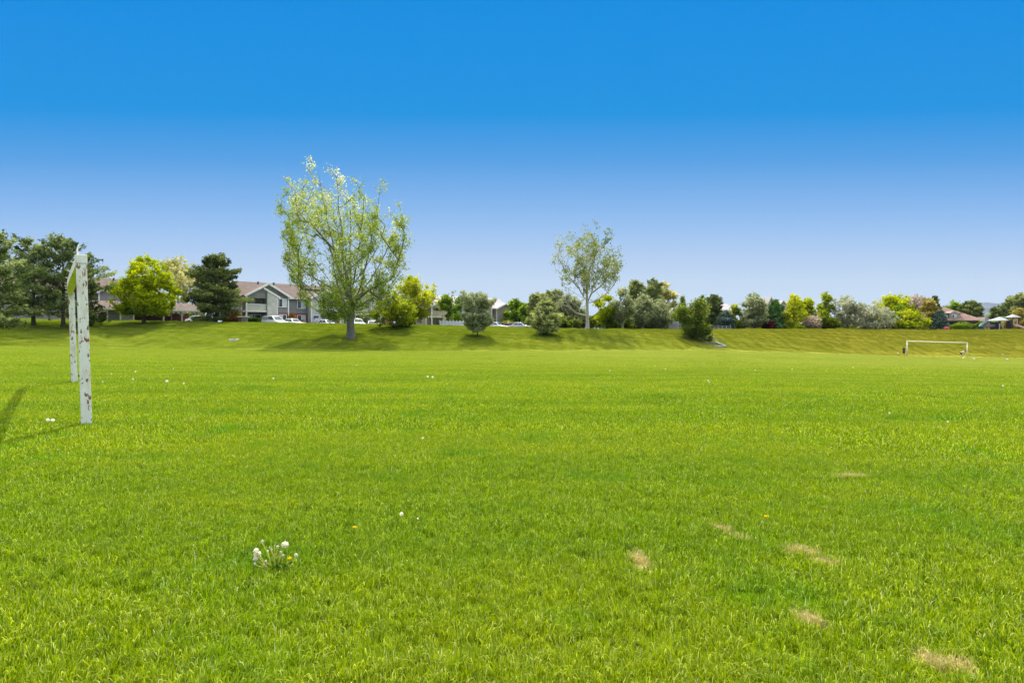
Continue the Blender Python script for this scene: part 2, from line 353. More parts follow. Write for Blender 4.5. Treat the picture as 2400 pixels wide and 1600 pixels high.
def gp(px, py):
    D = F*CAMZ/(py-HOR); return ((px-1200)/F*D, D)
BALD = [(*gp(1500, 1318), .07, .17, .15), (*gp(1995, 1121), .22, .08, 0), (*gp(1898, 1462), .07, .11, .5), (*gp(2180, 1560), .07, .10, 0), (*gp(2245, 1568), .09, .08, 0),
        (*gp(1880, 1298), .16, .07, -.5), (*gp(1935, 1325), .12, .05, -.4), (*gp(1693, 1245), .10, .06, -.6), (*gp(1735, 1265), .13, .05, -.5)]
def turfmat(name, blades):
    m, t, o = newmat(name); c = turf_colour(t, blades)
    d = N(t, 'ShaderNodeBsdfDiffuse'); L(t, c, d.inputs[0])
    if blades:
        tr = N(t, 'ShaderNodeBsdfTranslucent'); hs = N(t, 'ShaderNodeHueSaturation'); hs.inputs['Value'].default_value = 1.35; hs.inputs['Saturation'].default_value = 1.08
        L(t, c, hs.inputs['Color']); L(t, hs.outputs[0], tr.inputs[0]); ms = N(t, 'ShaderNodeMixShader'); ms.inputs[0].default_value = .46
        L(t, d.outputs[0], ms.inputs[1]); L(t, tr.outputs[0], ms.inputs[2])
        gl = N(t, 'ShaderNodeBsdfGlossy'); gl.inputs['Roughness'].default_value = .45; gl.inputs['Color'].default_value = (.9, .9, .8, 1)
        m2 = N(t, 'ShaderNodeMixShader'); m2.inputs[0].default_value = .018; L(t, ms.outputs[0], m2.inputs[1]); L(t, gl.outputs[0], m2.inputs[2])
        L(t, m2.outputs[0], o.inputs[0])
    else: L(t, d.outputs[0], o.inputs[0])
    return m
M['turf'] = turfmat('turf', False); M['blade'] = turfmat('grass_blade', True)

def polar_ground():
    az = np.concatenate([np.arange(-180, -62, 6), np.arange(-62, 62, .45), np.arange(62, 180, 6)])*math.pi/180
    rr = np.concatenate([[.05], np.geomspace(.6, 40, 60), np.arange(41.5, 160, 1.3), np.geomspace(164, 5000, 40)])
    A, RR = np.meshgrid(az, rr); X, Y = RR*np.sin(A), RR*np.cos(A); Z = terrain(X, Y)
    V = np.stack([X, Y, Z], -1).reshape(-1, 3); na, nr = len(az), len(rr)
    i, j = np.meshgrid(np.arange(nr-1), np.arange(na), indexing='ij'); j2 = (j+1) % na
    q = np.stack([i*na+j, (i+1)*na+j, (i+1)*na+j2, i*na+j2], -1).reshape(-1, 4)[:, ::-1]
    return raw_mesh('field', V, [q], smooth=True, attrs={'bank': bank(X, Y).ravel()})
tag(link('field', polar_ground(), M['turf']), 'mown green playing field rising to a grassy bank', None, None, 'structure')
def strip(name, px0, px1, a, b, mat, up, n=90, m=6):
    """sheet on the plateau between a and b metres behind the crest of the bank"""
    U = np.linspace(px0, px1, n); V = []
    for k in range(m):
        D = np.interp(U, CTRL[:, 0], CTRL[:, 3]) + a + (b-a)*k/(m-1); x = (U-1200)/F*D
        V.append(np.stack([x, D, terrain(x, D)+up], -1))
    V = np.concatenate(V); i, j = np.meshgrid(np.arange(m-1), np.arange(n-1), indexing='ij')
    q = np.stack([i*n+j, i*n+j+1, (i+1)*n+j+1, (i+1)*n+j], -1).reshape(-1, 4)
    o = link(name, raw_mesh(name, V, [q], smooth=True), mat); o['kind'] = 'structure'; return o
strip('parking_lot', -100, 1240, 3.5, 16, M['asphalt'], .03)
strip('path', 1690, 3000, .3, 1.5, M['concrete'], .03)
strip('dark_ground_strip', 1560, 3000, 2.2, 9, M['dark_brown_ground'], .03)  # dark brown sheet laid behind the crest
strip('dark_ground_strip', 1255, 1560, 2.0, 12, M['dark_brown_ground'], .03)

# ------------------------------------------------------------------ grass (uncountable: one object)
def blade_patch(rng, size, n, L0, L1, wd, flat=.15):
    c = (rng.random((n, 2))-.5)*size; th = rng.random(n)*2*np.pi
    if size < 2:                                            # blades stand in tufts that lean together
        nt_ = int(size*size*260); tc_ = (rng.random((nt_, 2))-.5)*size; k = rng.integers(0, nt_, n); m_ = rng.random(n) < .62
        c[m_] = np.clip(tc_[k[m_]]+rng.normal(size=(m_.sum(), 2))*.017, -size/2, size/2); th[m_] = (rng.random(nt_)*2*np.pi)[k[m_]]+rng.normal(0, .55, m_.sum())
        tuft = rng.normal(0, .11, nt_)[k]*m_; tall = 1+rng.normal(0, .22, nt_)[k]*m_
    else: tuft = 0; tall = 1
    ln = (L0 + (L1-L0)*rng.random(n)**1.5)*np.clip(tall, .6, 1.6); lean = np.abs(rng.normal(.45, .35, n))
    fl = rng.random(n) < flat; lean[fl] = rng.uniform(1.0, 1.5, fl.sum())
    d = np.stack([np.cos(th), np.sin(th)], 1); w_ = wd*(.6+.8*rng.random(n)); ph = rng.random(n)*2*np.pi
    s = np.stack([np.cos(ph), np.sin(ph)], 1)*w_[:, None]/2
    z0 = np.where(fl, rng.uniform(0, .03, n), 0)
    P0 = np.column_stack([c, z0-.01]); l1 = lean*.55
    P1 = np.column_stack([c + d*(np.sin(l1)*ln*.55)[:, None], z0+np.cos(l1)*ln*.55])
    l2 = np.minimum(lean*1.5, 1.75); P2 = P1 + np.column_stack([d*(np.sin(l2)*ln*.5)[:, None], np.cos(l2)*ln*.5])
    S = np.column_stack([s, np.zeros(n)])
    V = np.stack([P0-S, P0+S, P1-S*.85, P1+S*.85, P2], 1).reshape(-1, 3); b = np.arange(n)*5
    tint = np.clip(rng.normal(.45, .25, n)+tuft, 0, .87); sp = rng.random(n); tint[sp < .055] = .93; tint[sp < .012] = 1.0; tint[fl & (sp < .3)] = .91
    return raw_mesh('grass_patch', V, [np.stack([b, b+1, b+3, b+2], 1), np.stack([b+2, b+3, b+4], 1)], attrs={'tint': np.repeat(tint, 5)})
def make_grass():
    rng = np.random.default_rng(11)
    patches = bpy.data.collections.new('grass_patches'); specs = [(.62, 5200, .022, .064, .0036), (1.7, 8500, .022, .065, .0072), (2.9, 5200, .02, .055, .016)]
    nv = 5; k = 0
    for si, sp in enumerate(specs):
        for v in range(nv):
            me = blade_patch(rng, *sp); me.materials.append(M['blade'])
            patches.objects.link(bpy.data.objects.new('grass_patch_%02d' % k, me)); k += 1
    P = []; ID = []; RO = []
    for si, (r0, r1, st) in enumerate([(.5, 7.5, .43), (6.9, 26, 1.2), (24.5, 178, 2.0)]):
        g = np.arange(-r1, r1+st, st); X, Y = np.meshgrid(g, g); X = X.ravel()+rng.uniform(-.07, .07, X.size)*st*(2 if si == 2 else 1); Y = Y.ravel()+rng.uniform(-.07, .07, Y.size)*st*(2 if si == 2 else 1)
        r = np.hypot(X, Y); a = np.abs(np.arctan2(X, Y)); u = 1200+F*X/np.maximum(Y, 1)
        Db = np.interp(u, CTRL[:, 0], CTRL[:, 3])
        ok = (r >= r0) & (r < r1) & ((a < R(52)) | (r < 3)) & (Y < Db+1.5) & (Y > -1.5)
        X, Y = X[ok], Y[ok]; Z = terrain(X, Y); e = .4
        gx = (terrain(X+e, Y)-terrain(X-e, Y))/(2*e); gy = (terrain(X, Y+e)-terrain(X, Y-e))/(2*e)
        for i in range(len(X)):
            n = Vector((-gx[i], -gy[i], 1)).normalized()
            q = Vector((0, 0, 1)).rotation_difference(n).to_matrix() @ Matrix.Rotation(rng.random()*6.283, 3, 'Z')
            P.append((X[i], Y[i], Z[i])); RO.append(q.to_euler('XYZ')); ID.append(si*nv + int(rng.integers(nv)))
    me = bpy.data.meshes.new('grass'); me.from_pydata(P, [], []); me.update()
    a = me.attributes.new('pick', 'INT', 'POINT'); a.data.foreach_set('value', np.array(ID, np.int32))
    a = me.attributes.new('turn', 'FLOAT_VECTOR', 'POINT'); a.data.foreach_set('vector', np.array([tuple(e) for e in RO], np.float32).ravel())
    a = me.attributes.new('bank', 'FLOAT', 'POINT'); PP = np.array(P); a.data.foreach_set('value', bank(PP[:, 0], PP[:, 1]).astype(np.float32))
    o = link('grass', me, M['blade']); tag(o, 'short bright green lawn grass covering the playing field', 'grass', None, 'stuff')
    ng = bpy.data.node_groups.new('grass_scatter', 'GeometryNodeTree')
    ng.interface.new_socket('Geometry', in_out='INPUT', socket_type='NodeSocketGeometry'); ng.interface.new_socket('Geometry', in_out='OUTPUT', socket_type='NodeSocketGeometry')
    gi = ng.nodes.new('NodeGroupInput'); go = ng.nodes.new('NodeGroupOutput'); ip = ng.nodes.new('GeometryNodeInstanceOnPoints'); ci = ng.nodes.new('GeometryNodeCollectionInfo')
    ci.inputs['Collection'].default_value = patches; ci.inputs['Separate Children'].default_value = True; ci.inputs['Reset Children'].default_value = True
    na = ng.nodes.new('GeometryNodeInputNamedAttribute'); na.data_type = 'INT'; na.inputs['Name'].default_value = 'pick'
    nb = ng.nodes.new('GeometryNodeInputNamedAttribute'); nb.data_type = 'FLOAT_VECTOR'; nb.inputs['Name'].default_value = 'turn'
    ip.inputs['Pick Instance'].default_value = True
    ng.links.new(gi.outputs[0], ip.inputs['Points']); ng.links.new(ci.outputs[0], ip.inputs['Instance'])
    ng.links.new([s for s in na.outputs if s.enabled][0], ip.inputs['Instance Index']); ng.links.new([s for s in nb.outputs if s.enabled][0], ip.inputs['Rotation'])
    ng.links.new(ip.outputs[0], go.inputs[0])
    md = o.modifiers.new('scatter', 'NODES'); md.node_group = ng
make_grass()

# ------------------------------------------------------------------ trees
def leaf_mesh(name, C, size, tint, rng, elong=1.5, up=None, mat=None):
    n = len(C); nv = rng.normal(size=(n, 3)); nv /= np.linalg.norm(nv, axis=1)[:, None]
    if up is not None:                       # needles and shoots that follow a direction
        a = up + .45*rng.normal(size=(n, 3))
    else: a = rng.normal(size=(n, 3))
    a -= nv*(a*nv).sum(1)[:, None]; a /= np.linalg.norm(a, axis=1)[:, None]+1e-9; b = np.cross(nv, a)
    s = np.broadcast_to(np.asarray(size), (n,))[:, None]*(.7+.6*rng.random((n, 1)))
    V = np.stack([C-a*s*elong, C+b*s*.75-a*s*.2, C+a*s*elong, C-b*s*.75-a*s*.1], 1).reshape(-1, 3)
    i = np.arange(n)*4
    return raw_mesh(name, V, [np.stack([i, i+1, i+2, i+3], 1)], attrs={'tint': np.repeat(np.clip(tint, 0, 1), 4)})
def tubes_mesh(name, chains, k=5):
    Vs = []; Fs = []; n0 = 0
    ang = np.arange(k)*2*np.pi/k; ca, sa = np.cos(ang), np.sin(ang)
    for P, r in chains:
        P = np.asarray(P, float); r = np.asarray(r, float); m = len(P)
        if m < 2: continue
        d = np.gradient(P, axis=0); d /= np.linalg.norm(d, axis=1)[:, None]+1e-9
        ref = np.where(np.abs(d[:, 2:3]) < .9, np.array([[0, 0, 1.]]), np.array([[1., 0, 0]]))
        a = np.cross(d, ref); a /= np.linalg.norm(a, axis=1)[:, None]+1e-9; b = np.cross(a, d)
        V = P[:, None]+(a[:, None]*ca[None, :, None]+b[:, None]*sa[None, :, None])*r[:, None, None]
        Vs.append(V.reshape(-1, 3)); i, j = np.meshgrid(np.arange(m-1), np.arange(k), indexing='ij'); j2 = (j+1) % k
        Fs.append((np.stack([i*k+j, i*k+j2, (i+1)*k+j2, (i+1)*k+j], -1)+n0).reshape(-1, 4)); n0 += m*k
    return raw_mesh(name, np.concatenate(Vs), [np.concatenate(Fs)], smooth=True)

def broadleaf(rng, H, W, prof, clear=.15, trunk_h=.6, tips=260, lpt=26, leaf=.16, spread=.45, rtrunk=.25, upright=.35, lean=0, lobe_n=13, lobe_r=.17, lobe_z=1.0, fork=None, limbs=0, xoff=0.0, bend=.56, clip=1.15, stems=1, along=.6, pale_top=.15, droop=0, out_bias=.55):
    """a trunk with limbs reaching to tips spread through the crown; returns wood chains and leaves"""
    pt, pr = np.array([p[0] for p in prof]), np.array([p[1] for p in prof])
    step = max(.22, H/34)
    pos = [np.array([0, 0, -.15])]; par = [-1]; chains = []
    roots = []
    for s in range(stems):
        a = 2*np.pi*s/stems+rng.random(); nz = max(3, int(trunk_h*H/step)); idx = [0]; tl = rng.normal(size=2)*.008+np.array([lean, 0])*.03
        out = 0 if stems == 1 else .28*W
        for i in range(1, nz+1):
            t = i/nz; z = t*trunk_h*H
            q = np.array([math.cos(a)*out*t**.7, math.sin(a)*out*t**.7, z]); q[:2] += tl*z + rng.normal(size=2)*.006*H*.2
            pos.append(q); par.append(idx[-1]); idx.append(len(pos)-1)
        chains.append(idx)
    # ascending main limbs fanned out round the leader
    for l_ in range(limbs):
        a = 2.4*l_+rng.normal()*.25; q0 = [i for i in chains[0] if pos[i][2] > (fork or clear)*H*(1+.12*l_)][0]; p0 = pos[q0]
        t1 = rng.uniform(.62, .93); re = np.interp(t1, pt, pr)*W/2*(.45+.5*((l_*.618) % 1)); e = np.array([math.cos(a)*re, math.sin(a)*re, (clear+(1-clear)*t1)*H]); idx = [q0]; m = max(4, int(np.linalg.norm(e-p0)/step))
        for i in range(1, m+1):
            q = i/m; b = p0+(e-p0)*np.array([q**.72, q**.72, q])+rng.normal(size=3)*.05; pos.append(b); par.append(idx[-1]); idx.append(len(pos)-1)
        chains.append(idx)
    n_pre = len(chains)
    # leafy lobes spread through the crown's outline, tips gathered round them; main limbs first
    zt = clear*H; T = []; nl = max(7, int(tips/lobe_n)); lob = []
    while len(lob) < nl:
        t = rng.random(); rmax = np.interp(t, pt, pr)*W/2
        if rng.random() > (rmax/(W/2))**1.6+.04: continue
        th = rng.random()*2*np.pi; r = rmax*(rng.random()**out_bias)*.93
        q = np.array([r*math.cos(th), r*math.sin(th), zt+(H-zt)*t*.96])
        lob.append((q, W*lobe_r*rng.uniform(.6, 1.35), rng.normal(0, .13)))
    per = tips/nl; TT = []
    for q, rr_, tb in lob:
        k = max(3, int(per*rng.uniform(.55, 1.5))); o_ = rng.normal(size=(k, 3))*rr_*np.array([.62, .62, .55*lobe_z]); T.append(q+o_); TT += [tb]*k
        T[-1][0] = q
    T = np.concatenate(T); TT = np.array(TT)
    T[:, 2] = np.maximum(T[:, 2], zt+.02*H*rng.random(len(T)))
    zmx = T[:, 2].max(); T[:, 2] = zt+(T[:, 2]-zt)*(H*.985-zt)/(zmx-zt)
    wx = (np.percentile(T[:, 0], 98.5)-np.percentile(T[:, 0], 1.5)); T[:, 0] -= (np.percentile(T[:, 0], 98.5)+np.percentile(T[:, 0], 1.5))/2; T[:, :2] *= W*.92/wx; T[:, 0] += xoff
    lim = np.interp((T[:, 2]-zt)/(H-zt), pt, pr)*W/2*clip; rT = np.hypot(T[:, 0], T[:, 1]); f_ = np.minimum(1, lim/np.maximum(rT, 1e-3)); T[:, :2] *= f_[:, None]
    first = np.zeros(len(T)); first[rng.permutation(len(T))[:max(8, len(T)//9)]] = -2
    o = np.argsort(rng.random(len(T))+first); T = T[o]; TT = TT[o]; tips = len(T)
    big = np.zeros((len(pos)+tips*14, 3)); big[:len(pos)] = pos; n = len(pos); par = par+[0]*(len(big)-n)
    tipchains = []
    for p in T:
        d = p-big[:n]; L_ = np.linalg.norm(d, axis=1)+1e-6; up = d[:, 2]/L_
        cost = L_*(1+2.2*np.maximum(0, upright-up))+5*H*(big[:n, 2] < (clear*.75 if fork is None else fork)*H)*(stems == 1)
        q = int(np.argmin(cost)); m = max(2, min(13, int(L_[q]/step)+1)); a = big[q]; dv = p-a
        c = a+np.array([dv[0]*bend, dv[1]*bend, dv[2]*(1-bend if dv[2] > 0 else .1)]) + rng.normal(size=3)*.06*L_[q]
        idx = [q]
        for i in range(1, m+1):
            t = i/m; big[n] = (1-t)**2*a+2*t*(1-t)*c+t*t*p
            if droop and i == m: big[n, 2] -= droop*L_[q]
            par[n] = idx[-1]; idx.append(n); n += 1
        chains.append(idx); tipchains.append(idx)
    big = big[:n]; area = np.full(n, 0.0)
    for c in tipchains: area[c[-1]] += 1
    for i in range(n-1, 0, -1): area[par[i]] += area[i]+.02
    rad = (area/area[0])**.46*rtrunk; rad = np.maximum(rad, .0035*H**.5)
    flare = 1+.55*np.exp(-np.maximum(big[:, 2], 0)/(.035*H))
    rad = rad*np.where(np.hypot(big[:, 0], big[:, 1]) < rtrunk*2, flare, 1)
    wood = [(big[c], np.concatenate([[rad[c[1]]], rad[c[1:]]])) if i >= stems else (big[c], rad[c]) for i, c in enumerate(chains)]
    C = []; TI = []
    for c, tb0 in zip(tipchains, TT):
        P = big[c]; k = max(3, int(lpt*rng.uniform(.4, 1.6))); t = 1-along*rng.random(k)**1.2
        x = t*(len(P)-1); i0 = np.clip(x.astype(int), 0, len(P)-2); f = (x-i0)[:, None]
        q = P[i0]*(1-f)+P[i0+1]*f+rng.normal(size=(k, 3))*spread*np.array([1, 1, .8])*(.35+.65*rng.random((k, 1)))
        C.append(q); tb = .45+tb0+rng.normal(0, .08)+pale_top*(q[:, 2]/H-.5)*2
        TI.append(tb+rng.normal(0, .13, k))
    C = np.concatenate(C); TI = np.concatenate(TI); ok = C[:, 2] > .05*H*.5
    return wood, C[ok], TI[ok]

def conifer(rng, H, W, prof, clear=.08, whorl=.5, nb=6, leaf=.16, tuft=7, rtrunk=.18, rise=.12, droop=.25, ragged=.25, gap=0.0, elong=2.0):
    pt, pr = np.array([p[0] for p in prof]), np.array([p[1] for p in prof])
    zs = np.arange(0, H+.01, H/24); P = np.column_stack([np.cumsum(rng.normal(size=len(zs)))*.012, np.cumsum(rng.normal(size=len(zs)))*.012, zs-.1])
    wood = [(P, rtrunk*(1-zs/H*.93)*(1+.5*np.exp(-zs/(.03*H))))]
    C = []; U = []; TI = []; z = clear*H
    while z < H*.985:
        t = (z/H-clear)/(1-clear); rm = np.interp(t, pt, pr)*W/2; n = max(3, int(nb*(.6+.6*rng.random())*(1 if t < .8 else .7)))
        a0 = rng.random()*6.28; wb = rng.normal(.45, .1); gust = rng.normal(1, .5*ragged)
        for j in range(n):
            if rng.random() < gap: continue
            a = a0+2*np.pi*j/n+rng.normal()*.25; ln = rm*gust*(1-ragged+1.35*ragged*rng.random())+.06*H*.15
            m = 6; s = np.linspace(0, 1, m); zz = z+rng.normal()*whorl*.3+ln*(rise*s*2-droop*s*s*(1-t)+.55*t*s)
            B = np.column_stack([np.cos(a)*ln*s, np.sin(a)*ln*s, zz]); wood.append((B, (.012+.02*ln/3)*(1-s*.8)+.004))
            k = int(max(4, tuft*ln/.5)); q = .25+.75*rng.random(k)**.7; x = q*(m-1); i0 = np.clip(x.astype(int), 0, m-2); f = (x-i0)[:, None]
            side = (rng.random(k)-.5)*1.1*ln*(1-q*.55); cc = B[i0]*(1-f)+B[i0+1]*f
            cc[:, 0] += -np.sin(a)*side; cc[:, 1] += np.cos(a)*side; cc[:, 2] += rng.normal(size=k)*.12-.12*np.abs(side)*(1-t)
            tb = wb+rng.normal()*.2
            for h in range(5):
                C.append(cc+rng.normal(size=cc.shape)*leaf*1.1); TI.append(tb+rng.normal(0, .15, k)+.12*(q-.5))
                U.append(np.column_stack([np.cos(a)+0*q, np.sin(a)+0*q, .5+0*q]))
        z += whorl*(.75+.5*rng.random())*(1 if t < .75 else .6)
    C.append(P[-3:]+0); TI.append(np.full(3, .5)); U.append(np.tile([0, 0, 1.], (3, 1)))
    return wood, np.concatenate(C), np.concatenate(TI), np.concatenate(U)

TREE_N = [0]
def tree(kind, px, ybase, ytop, wpx, mat, bark, label, cat='tree', D=None, name=None, group=None, **kw):
    """D: depth on the plateau; without it the base is where the sight line at ybase meets the bank"""
    TREE_N[0] += 1; rng = np.random.default_rng(1000+TREE_N[0])
    base = hit(px, ybase) if D is None else at(px, D)
    H = zpix(ytop, base.y)-base.z; W = wpx*base.y/F; s = base.y/F          # metres per photo pixel
    t = empty(name or {'c': 'conifer_tree', 'b': 'leafy_tree', 's': 'shrub', 'h': 'hedge'}[kind], base, 0, label, cat, group)
    if kind == 'c':
        a = dict(prof=[(0, .75), (.12, 1), (.4, .8), (.75, .4), (1, .04)], leaf=max(.10, 1.5*s), whorl=max(.28, H/20), rtrunk=.02*H+.03); a.update(kw)
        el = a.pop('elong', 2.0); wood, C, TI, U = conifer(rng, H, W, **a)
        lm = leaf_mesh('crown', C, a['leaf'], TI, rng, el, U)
    else:
        a = dict(prof=[(0, .45), (.2, .9), (.5, 1), (.8, .7), (1, .15)], leaf=max(.09, 1.6*s), spread=max(.2, 4.0*s), rtrunk=.018*H+.04); a.update(kw)
        if kind == 's': a = {**dict(stems=6, trunk_h=.45, clear=.05, upright=.2, rtrunk=.09), **a}
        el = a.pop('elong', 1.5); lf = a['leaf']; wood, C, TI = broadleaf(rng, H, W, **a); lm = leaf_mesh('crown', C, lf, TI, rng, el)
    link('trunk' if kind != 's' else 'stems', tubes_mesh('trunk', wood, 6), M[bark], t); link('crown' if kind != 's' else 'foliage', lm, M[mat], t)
    return t
BALL = [(0, .55), (.25, .95), (.55, 1), (.82, .72), (1, .2)]
COLUMN = [(0, .6), (.2, .95), (.6, 1), (.85, .7), (1, .15)]
CONE = [(0, .85), (.1, 1), (.4, .78), (.7, .48), (1, .05)]
ROUND = [(0, .7), (.2, 1), (.5, .95), (.75, .7), (.92, .4), (1, .1)]
VASE = [(0, .22), (.2, .62), (.45, .95), (.7, 1), (.88, .75), (1, .35)]

# the two tall cottonwoods on the bank
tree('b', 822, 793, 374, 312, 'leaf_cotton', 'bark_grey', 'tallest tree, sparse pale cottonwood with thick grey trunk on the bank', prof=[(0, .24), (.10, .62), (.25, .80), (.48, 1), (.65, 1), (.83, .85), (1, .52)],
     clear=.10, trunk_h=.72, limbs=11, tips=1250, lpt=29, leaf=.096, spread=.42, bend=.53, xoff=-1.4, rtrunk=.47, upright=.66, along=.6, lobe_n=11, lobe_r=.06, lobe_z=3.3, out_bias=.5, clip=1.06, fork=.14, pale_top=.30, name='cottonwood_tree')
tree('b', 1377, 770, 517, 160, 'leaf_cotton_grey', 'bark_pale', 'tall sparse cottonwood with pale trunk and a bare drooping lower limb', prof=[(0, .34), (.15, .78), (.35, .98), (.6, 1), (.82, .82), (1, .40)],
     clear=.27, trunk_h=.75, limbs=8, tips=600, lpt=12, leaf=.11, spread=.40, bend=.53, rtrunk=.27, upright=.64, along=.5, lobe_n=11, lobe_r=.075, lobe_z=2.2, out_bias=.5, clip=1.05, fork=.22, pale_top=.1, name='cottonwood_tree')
ct = [o for o in bpy.data.objects if o.name.startswith('cottonwood_tree')][-1]
dl = []
s_ = ct.location.y/F
for (pts, r0) in [([(-6, 48), (-26, 52), (-44, 66), (-56, 88), (-60, 104)], .16), ([(-34, 57), (-44, 72), (-50, 96)], .10), ([(-20, 62), (-38, 84), (-47, 108)], .09), ([(-44, 66), (-64, 74), (-78, 84)], .07), ([(-54, 86), (-66, 92), (-76, 98)], .05)]:
    P = np.array([(x*s_, -.4-.02*abs(x), y*s_-1.2) for x, y in pts]); tt = np.linspace(0, 1, len(P)); q = np.linspace(0, 1, 12)
    P2 = np.column_stack([np.interp(q, tt, P[:, k]) for k in range(3)]); dl.append((P2, r0*(1-.75*q)))
    rg = np.random.default_rng(int(r0*1000))
    for k in range(7):
        a = P2[rg.integers(4, 12)]; e = a+np.array([rg.uniform(-1.3, .2), rg.normal()*.3, rg.uniform(-.5, 1.0)]); dl.append((np.linspace(a, e, 4), np.array([.03, .025, .018, .01])))
link('bare_limb', tubes_mesh('bare_limb', dl, 5), M['bark_pale'], ct)

# left group
pine_l = dict(prof=[(0, .8), (.12, 1), (.45, .92), (.75, .62), (.92, .35), (1, .1)], ragged=.5, droop=.1, rise=.14, nb=6, tuft=7, gap=.12, whorl=.75, clear=.12)
tree('c', -22, 775, 543, 150, 'needle_left', 'bark_dark', 'ragged pine cut by the left edge of the frame', D=63, name='pine_tree', **pine_l)
tree('c', 78, 762, 571, 150, 'needle_left', 'bark_dark', 'second pine from the left with a short bare trunk', name='pine_tree', **pine_l)
tree('c', 148, 766, 567, 172, 'needle_left', 'bark_dark', 'broad grey green pine just behind the rusty goal posts', name='pine_tree', **pine_l)
tree('c', 200, 755, 625, 80, 'needle_dark', 'bark_dark', 'smaller dark pine between the goal posts and the carport', D=80, name='pine_tree', **{**pine_l, 'clear': .04})
tree('b', 337, 750, 599, 138, 'leaf_lime', 'bark_dark', 'bright lime round tree in front of the carport', D=84, prof=[(0, .62), (.18, .98), (.42, 1), (.7, .78), (.9, .5), (1, .25)], clear=.14, tips=480, lpt=44, upright=.05, spread=.36, leaf=.13, lobe_r=.17, lobe_n=10, lobe_z=.7, out_bias=.45, clip=1.02, name='locust_tree')
tree('b', 418, 750, 599, 100, 'leaf_cream', 'bark_pale', 'airy tree with creamy new leaves and several pale trunks behind the carport', D=112, prof=VASE, clear=.36, tips=260, lpt=15, upright=.4, leaf=.18, spread=.42, stems=3, rtrunk=.26)
tree('c', 506, 752, 600, 112, 'needle_dark', 'bark_dark', 'big dark pine left of the grey apartment building', D=91, prof=[(0, .85), (.15, 1), (.4, .9), (.65, .62), (.85, .42), (1, .12)], ragged=.4, nb=7, tuft=8, droop=.15, gap=.05, whorl=.55, clear=.05, name='pine_tree')
tree('s', 545, 753, 732, 46, 'leaf_rust', 'bark_dark', 'low reddish shrub at the foot of the big dark pine', 'shrub', D=92, tips=70, lpt=22)
tree('s', 688, 752, 737, 36, 'leaf_rust', 'bark_dark', 'rust coloured shrub behind the white sedan', 'shrub', D=101.5, tips=70, lpt=22)
tree('s', 645, 753, 744, 14, 'leaf_rust', 'bark_dark', 'small brown shrub by the dark porch door', 'shrub', D=95, tips=40, lpt=18)
tree('s', 925, 768, 689, 100, 'leaf_forsythia', 'bark_dark', 'wide fountain shaped shrub with dark stems right of the tallest tree', 'shrub', stems=9, prof=[(0, .55), (.25, .95), (.5, 1), (.78, .72), (1, .25)], clear=.1, tips=330, lpt=34, upright=.1, spread=.3, elong=2.0, rtrunk=.16, droop=.12)
tree('b', 972, 762, 644, 96, 'leaf_yellow', 'bark_grey', 'fresh yellow green tree behind the fountain shaped shrub', D=104, prof=VASE, clear=.12, tips=330, lpt=22, leaf=.16, upright=.35, spread=.4)
tree('b', 1058, 765, 681, 62, 'leaf_green', 'bark_grey', 'mid green tree in front of the beige building above the white fence', D=116, prof=BALL, clear=.15, tips=200, lpt=24, leaf=.17)
tree('c', 1119, 788, 697, 76, 'needle_grey', 'bark_dark', 'rounded grey green pine on the bank below the beige building', prof=[(0, .62), (.1, .92), (.3, 1), (.55, .9), (.78, .62), (.93, .35), (1, .12)], clear=.12, ragged=.28, nb=8, tuft=9, droop=0, rise=.25, name='pine_tree', rtrunk=.10)
tree('c', 1281, 784, 705, 68, 'needle_olive', 'bark_dark', 'small cone shaped pine on the bank left of the pale trunked cottonwood', prof=[(0, .85), (.14, 1), (.35, .9), (.6, .66), (.85, .32), (1, .06)], clear=.07, ragged=.3, nb=8, tuft=9, droop=.12, rise=.2, name='pine_tree', rtrunk=.10)
tree('b', 1205, 765, 701, 44, 'leaf_green', 'bark_grey', 'bushy green tree left of the red car roof line', D=132, prof=BALL, clear=.08, tips=170, lpt=26, leaf=.2)
tree('b', 1236, 765, 712, 34, 'leaf_green', 'bark_grey', 'lower bushy green tree beside the small cone shaped pine', D=128, prof=BALL, clear=.05, tips=130, lpt=26, leaf=.2)
tree('b', 1184, 766, 726, 26, 'leaf_yellow', 'bark_grey', 'small yellow green tree at the end of the beige building', D=136, prof=BALL, tips=80, lpt=22, leaf=.2)
# dark belt behind the second cottonwood
cz = dict(clear=.02, nb=7, tuft=8, ragged=.38, droop=.1, gap=.06)
tree('c', 1253, 768, 693, 32, 'needle_olive', 'bark_dark', 'narrow olive conifer, first of the belt left of the pale cottonwood', D=118, prof=COLUMN, **cz)
tree('c', 1276, 768, 692, 34, 'needle_olive', 'bark_dark', 'second olive conifer of the belt, behind the small pine', D=120, prof=COLUMN, **cz)
tree('c', 1304, 768, 684, 44, 'needle_olive', 'bark_dark', 'tallest olive conifer left of the pale cottonwood trunk', D=117, prof=COLUMN, **cz)
tree('s', 1338, 769, 690, 66, 'leaf_olive', 'bark_dark', 'large olive thicket right behind the bare drooping limb', 'shrub', D=110, prof=ROUND, tips=300, lpt=30, leaf=.17, spread=.5)
tree('b', 1418, 769, 690, 52, 'leaf_lime', 'bark_pale', 'bright green young tree right of the pale cottonwood trunk', D=103, prof=COLUMN, clear=.12, tips=220, lpt=30, spread=.35)
tree('b', 1459, 770, 674, 50, 'leaf_olive', 'bark_pale', 'olive tree with a straight whitish trunk', D=101, prof=COLUMN, clear=.2, tips=240, lpt=26, spread=.4)
tree('c', 1489, 769, 661, 42, 'needle_olive', 'bark_dark', 'tall pointed olive conifer between the whitish trunk and the grey willow', D=112, prof=COLUMN, **cz)
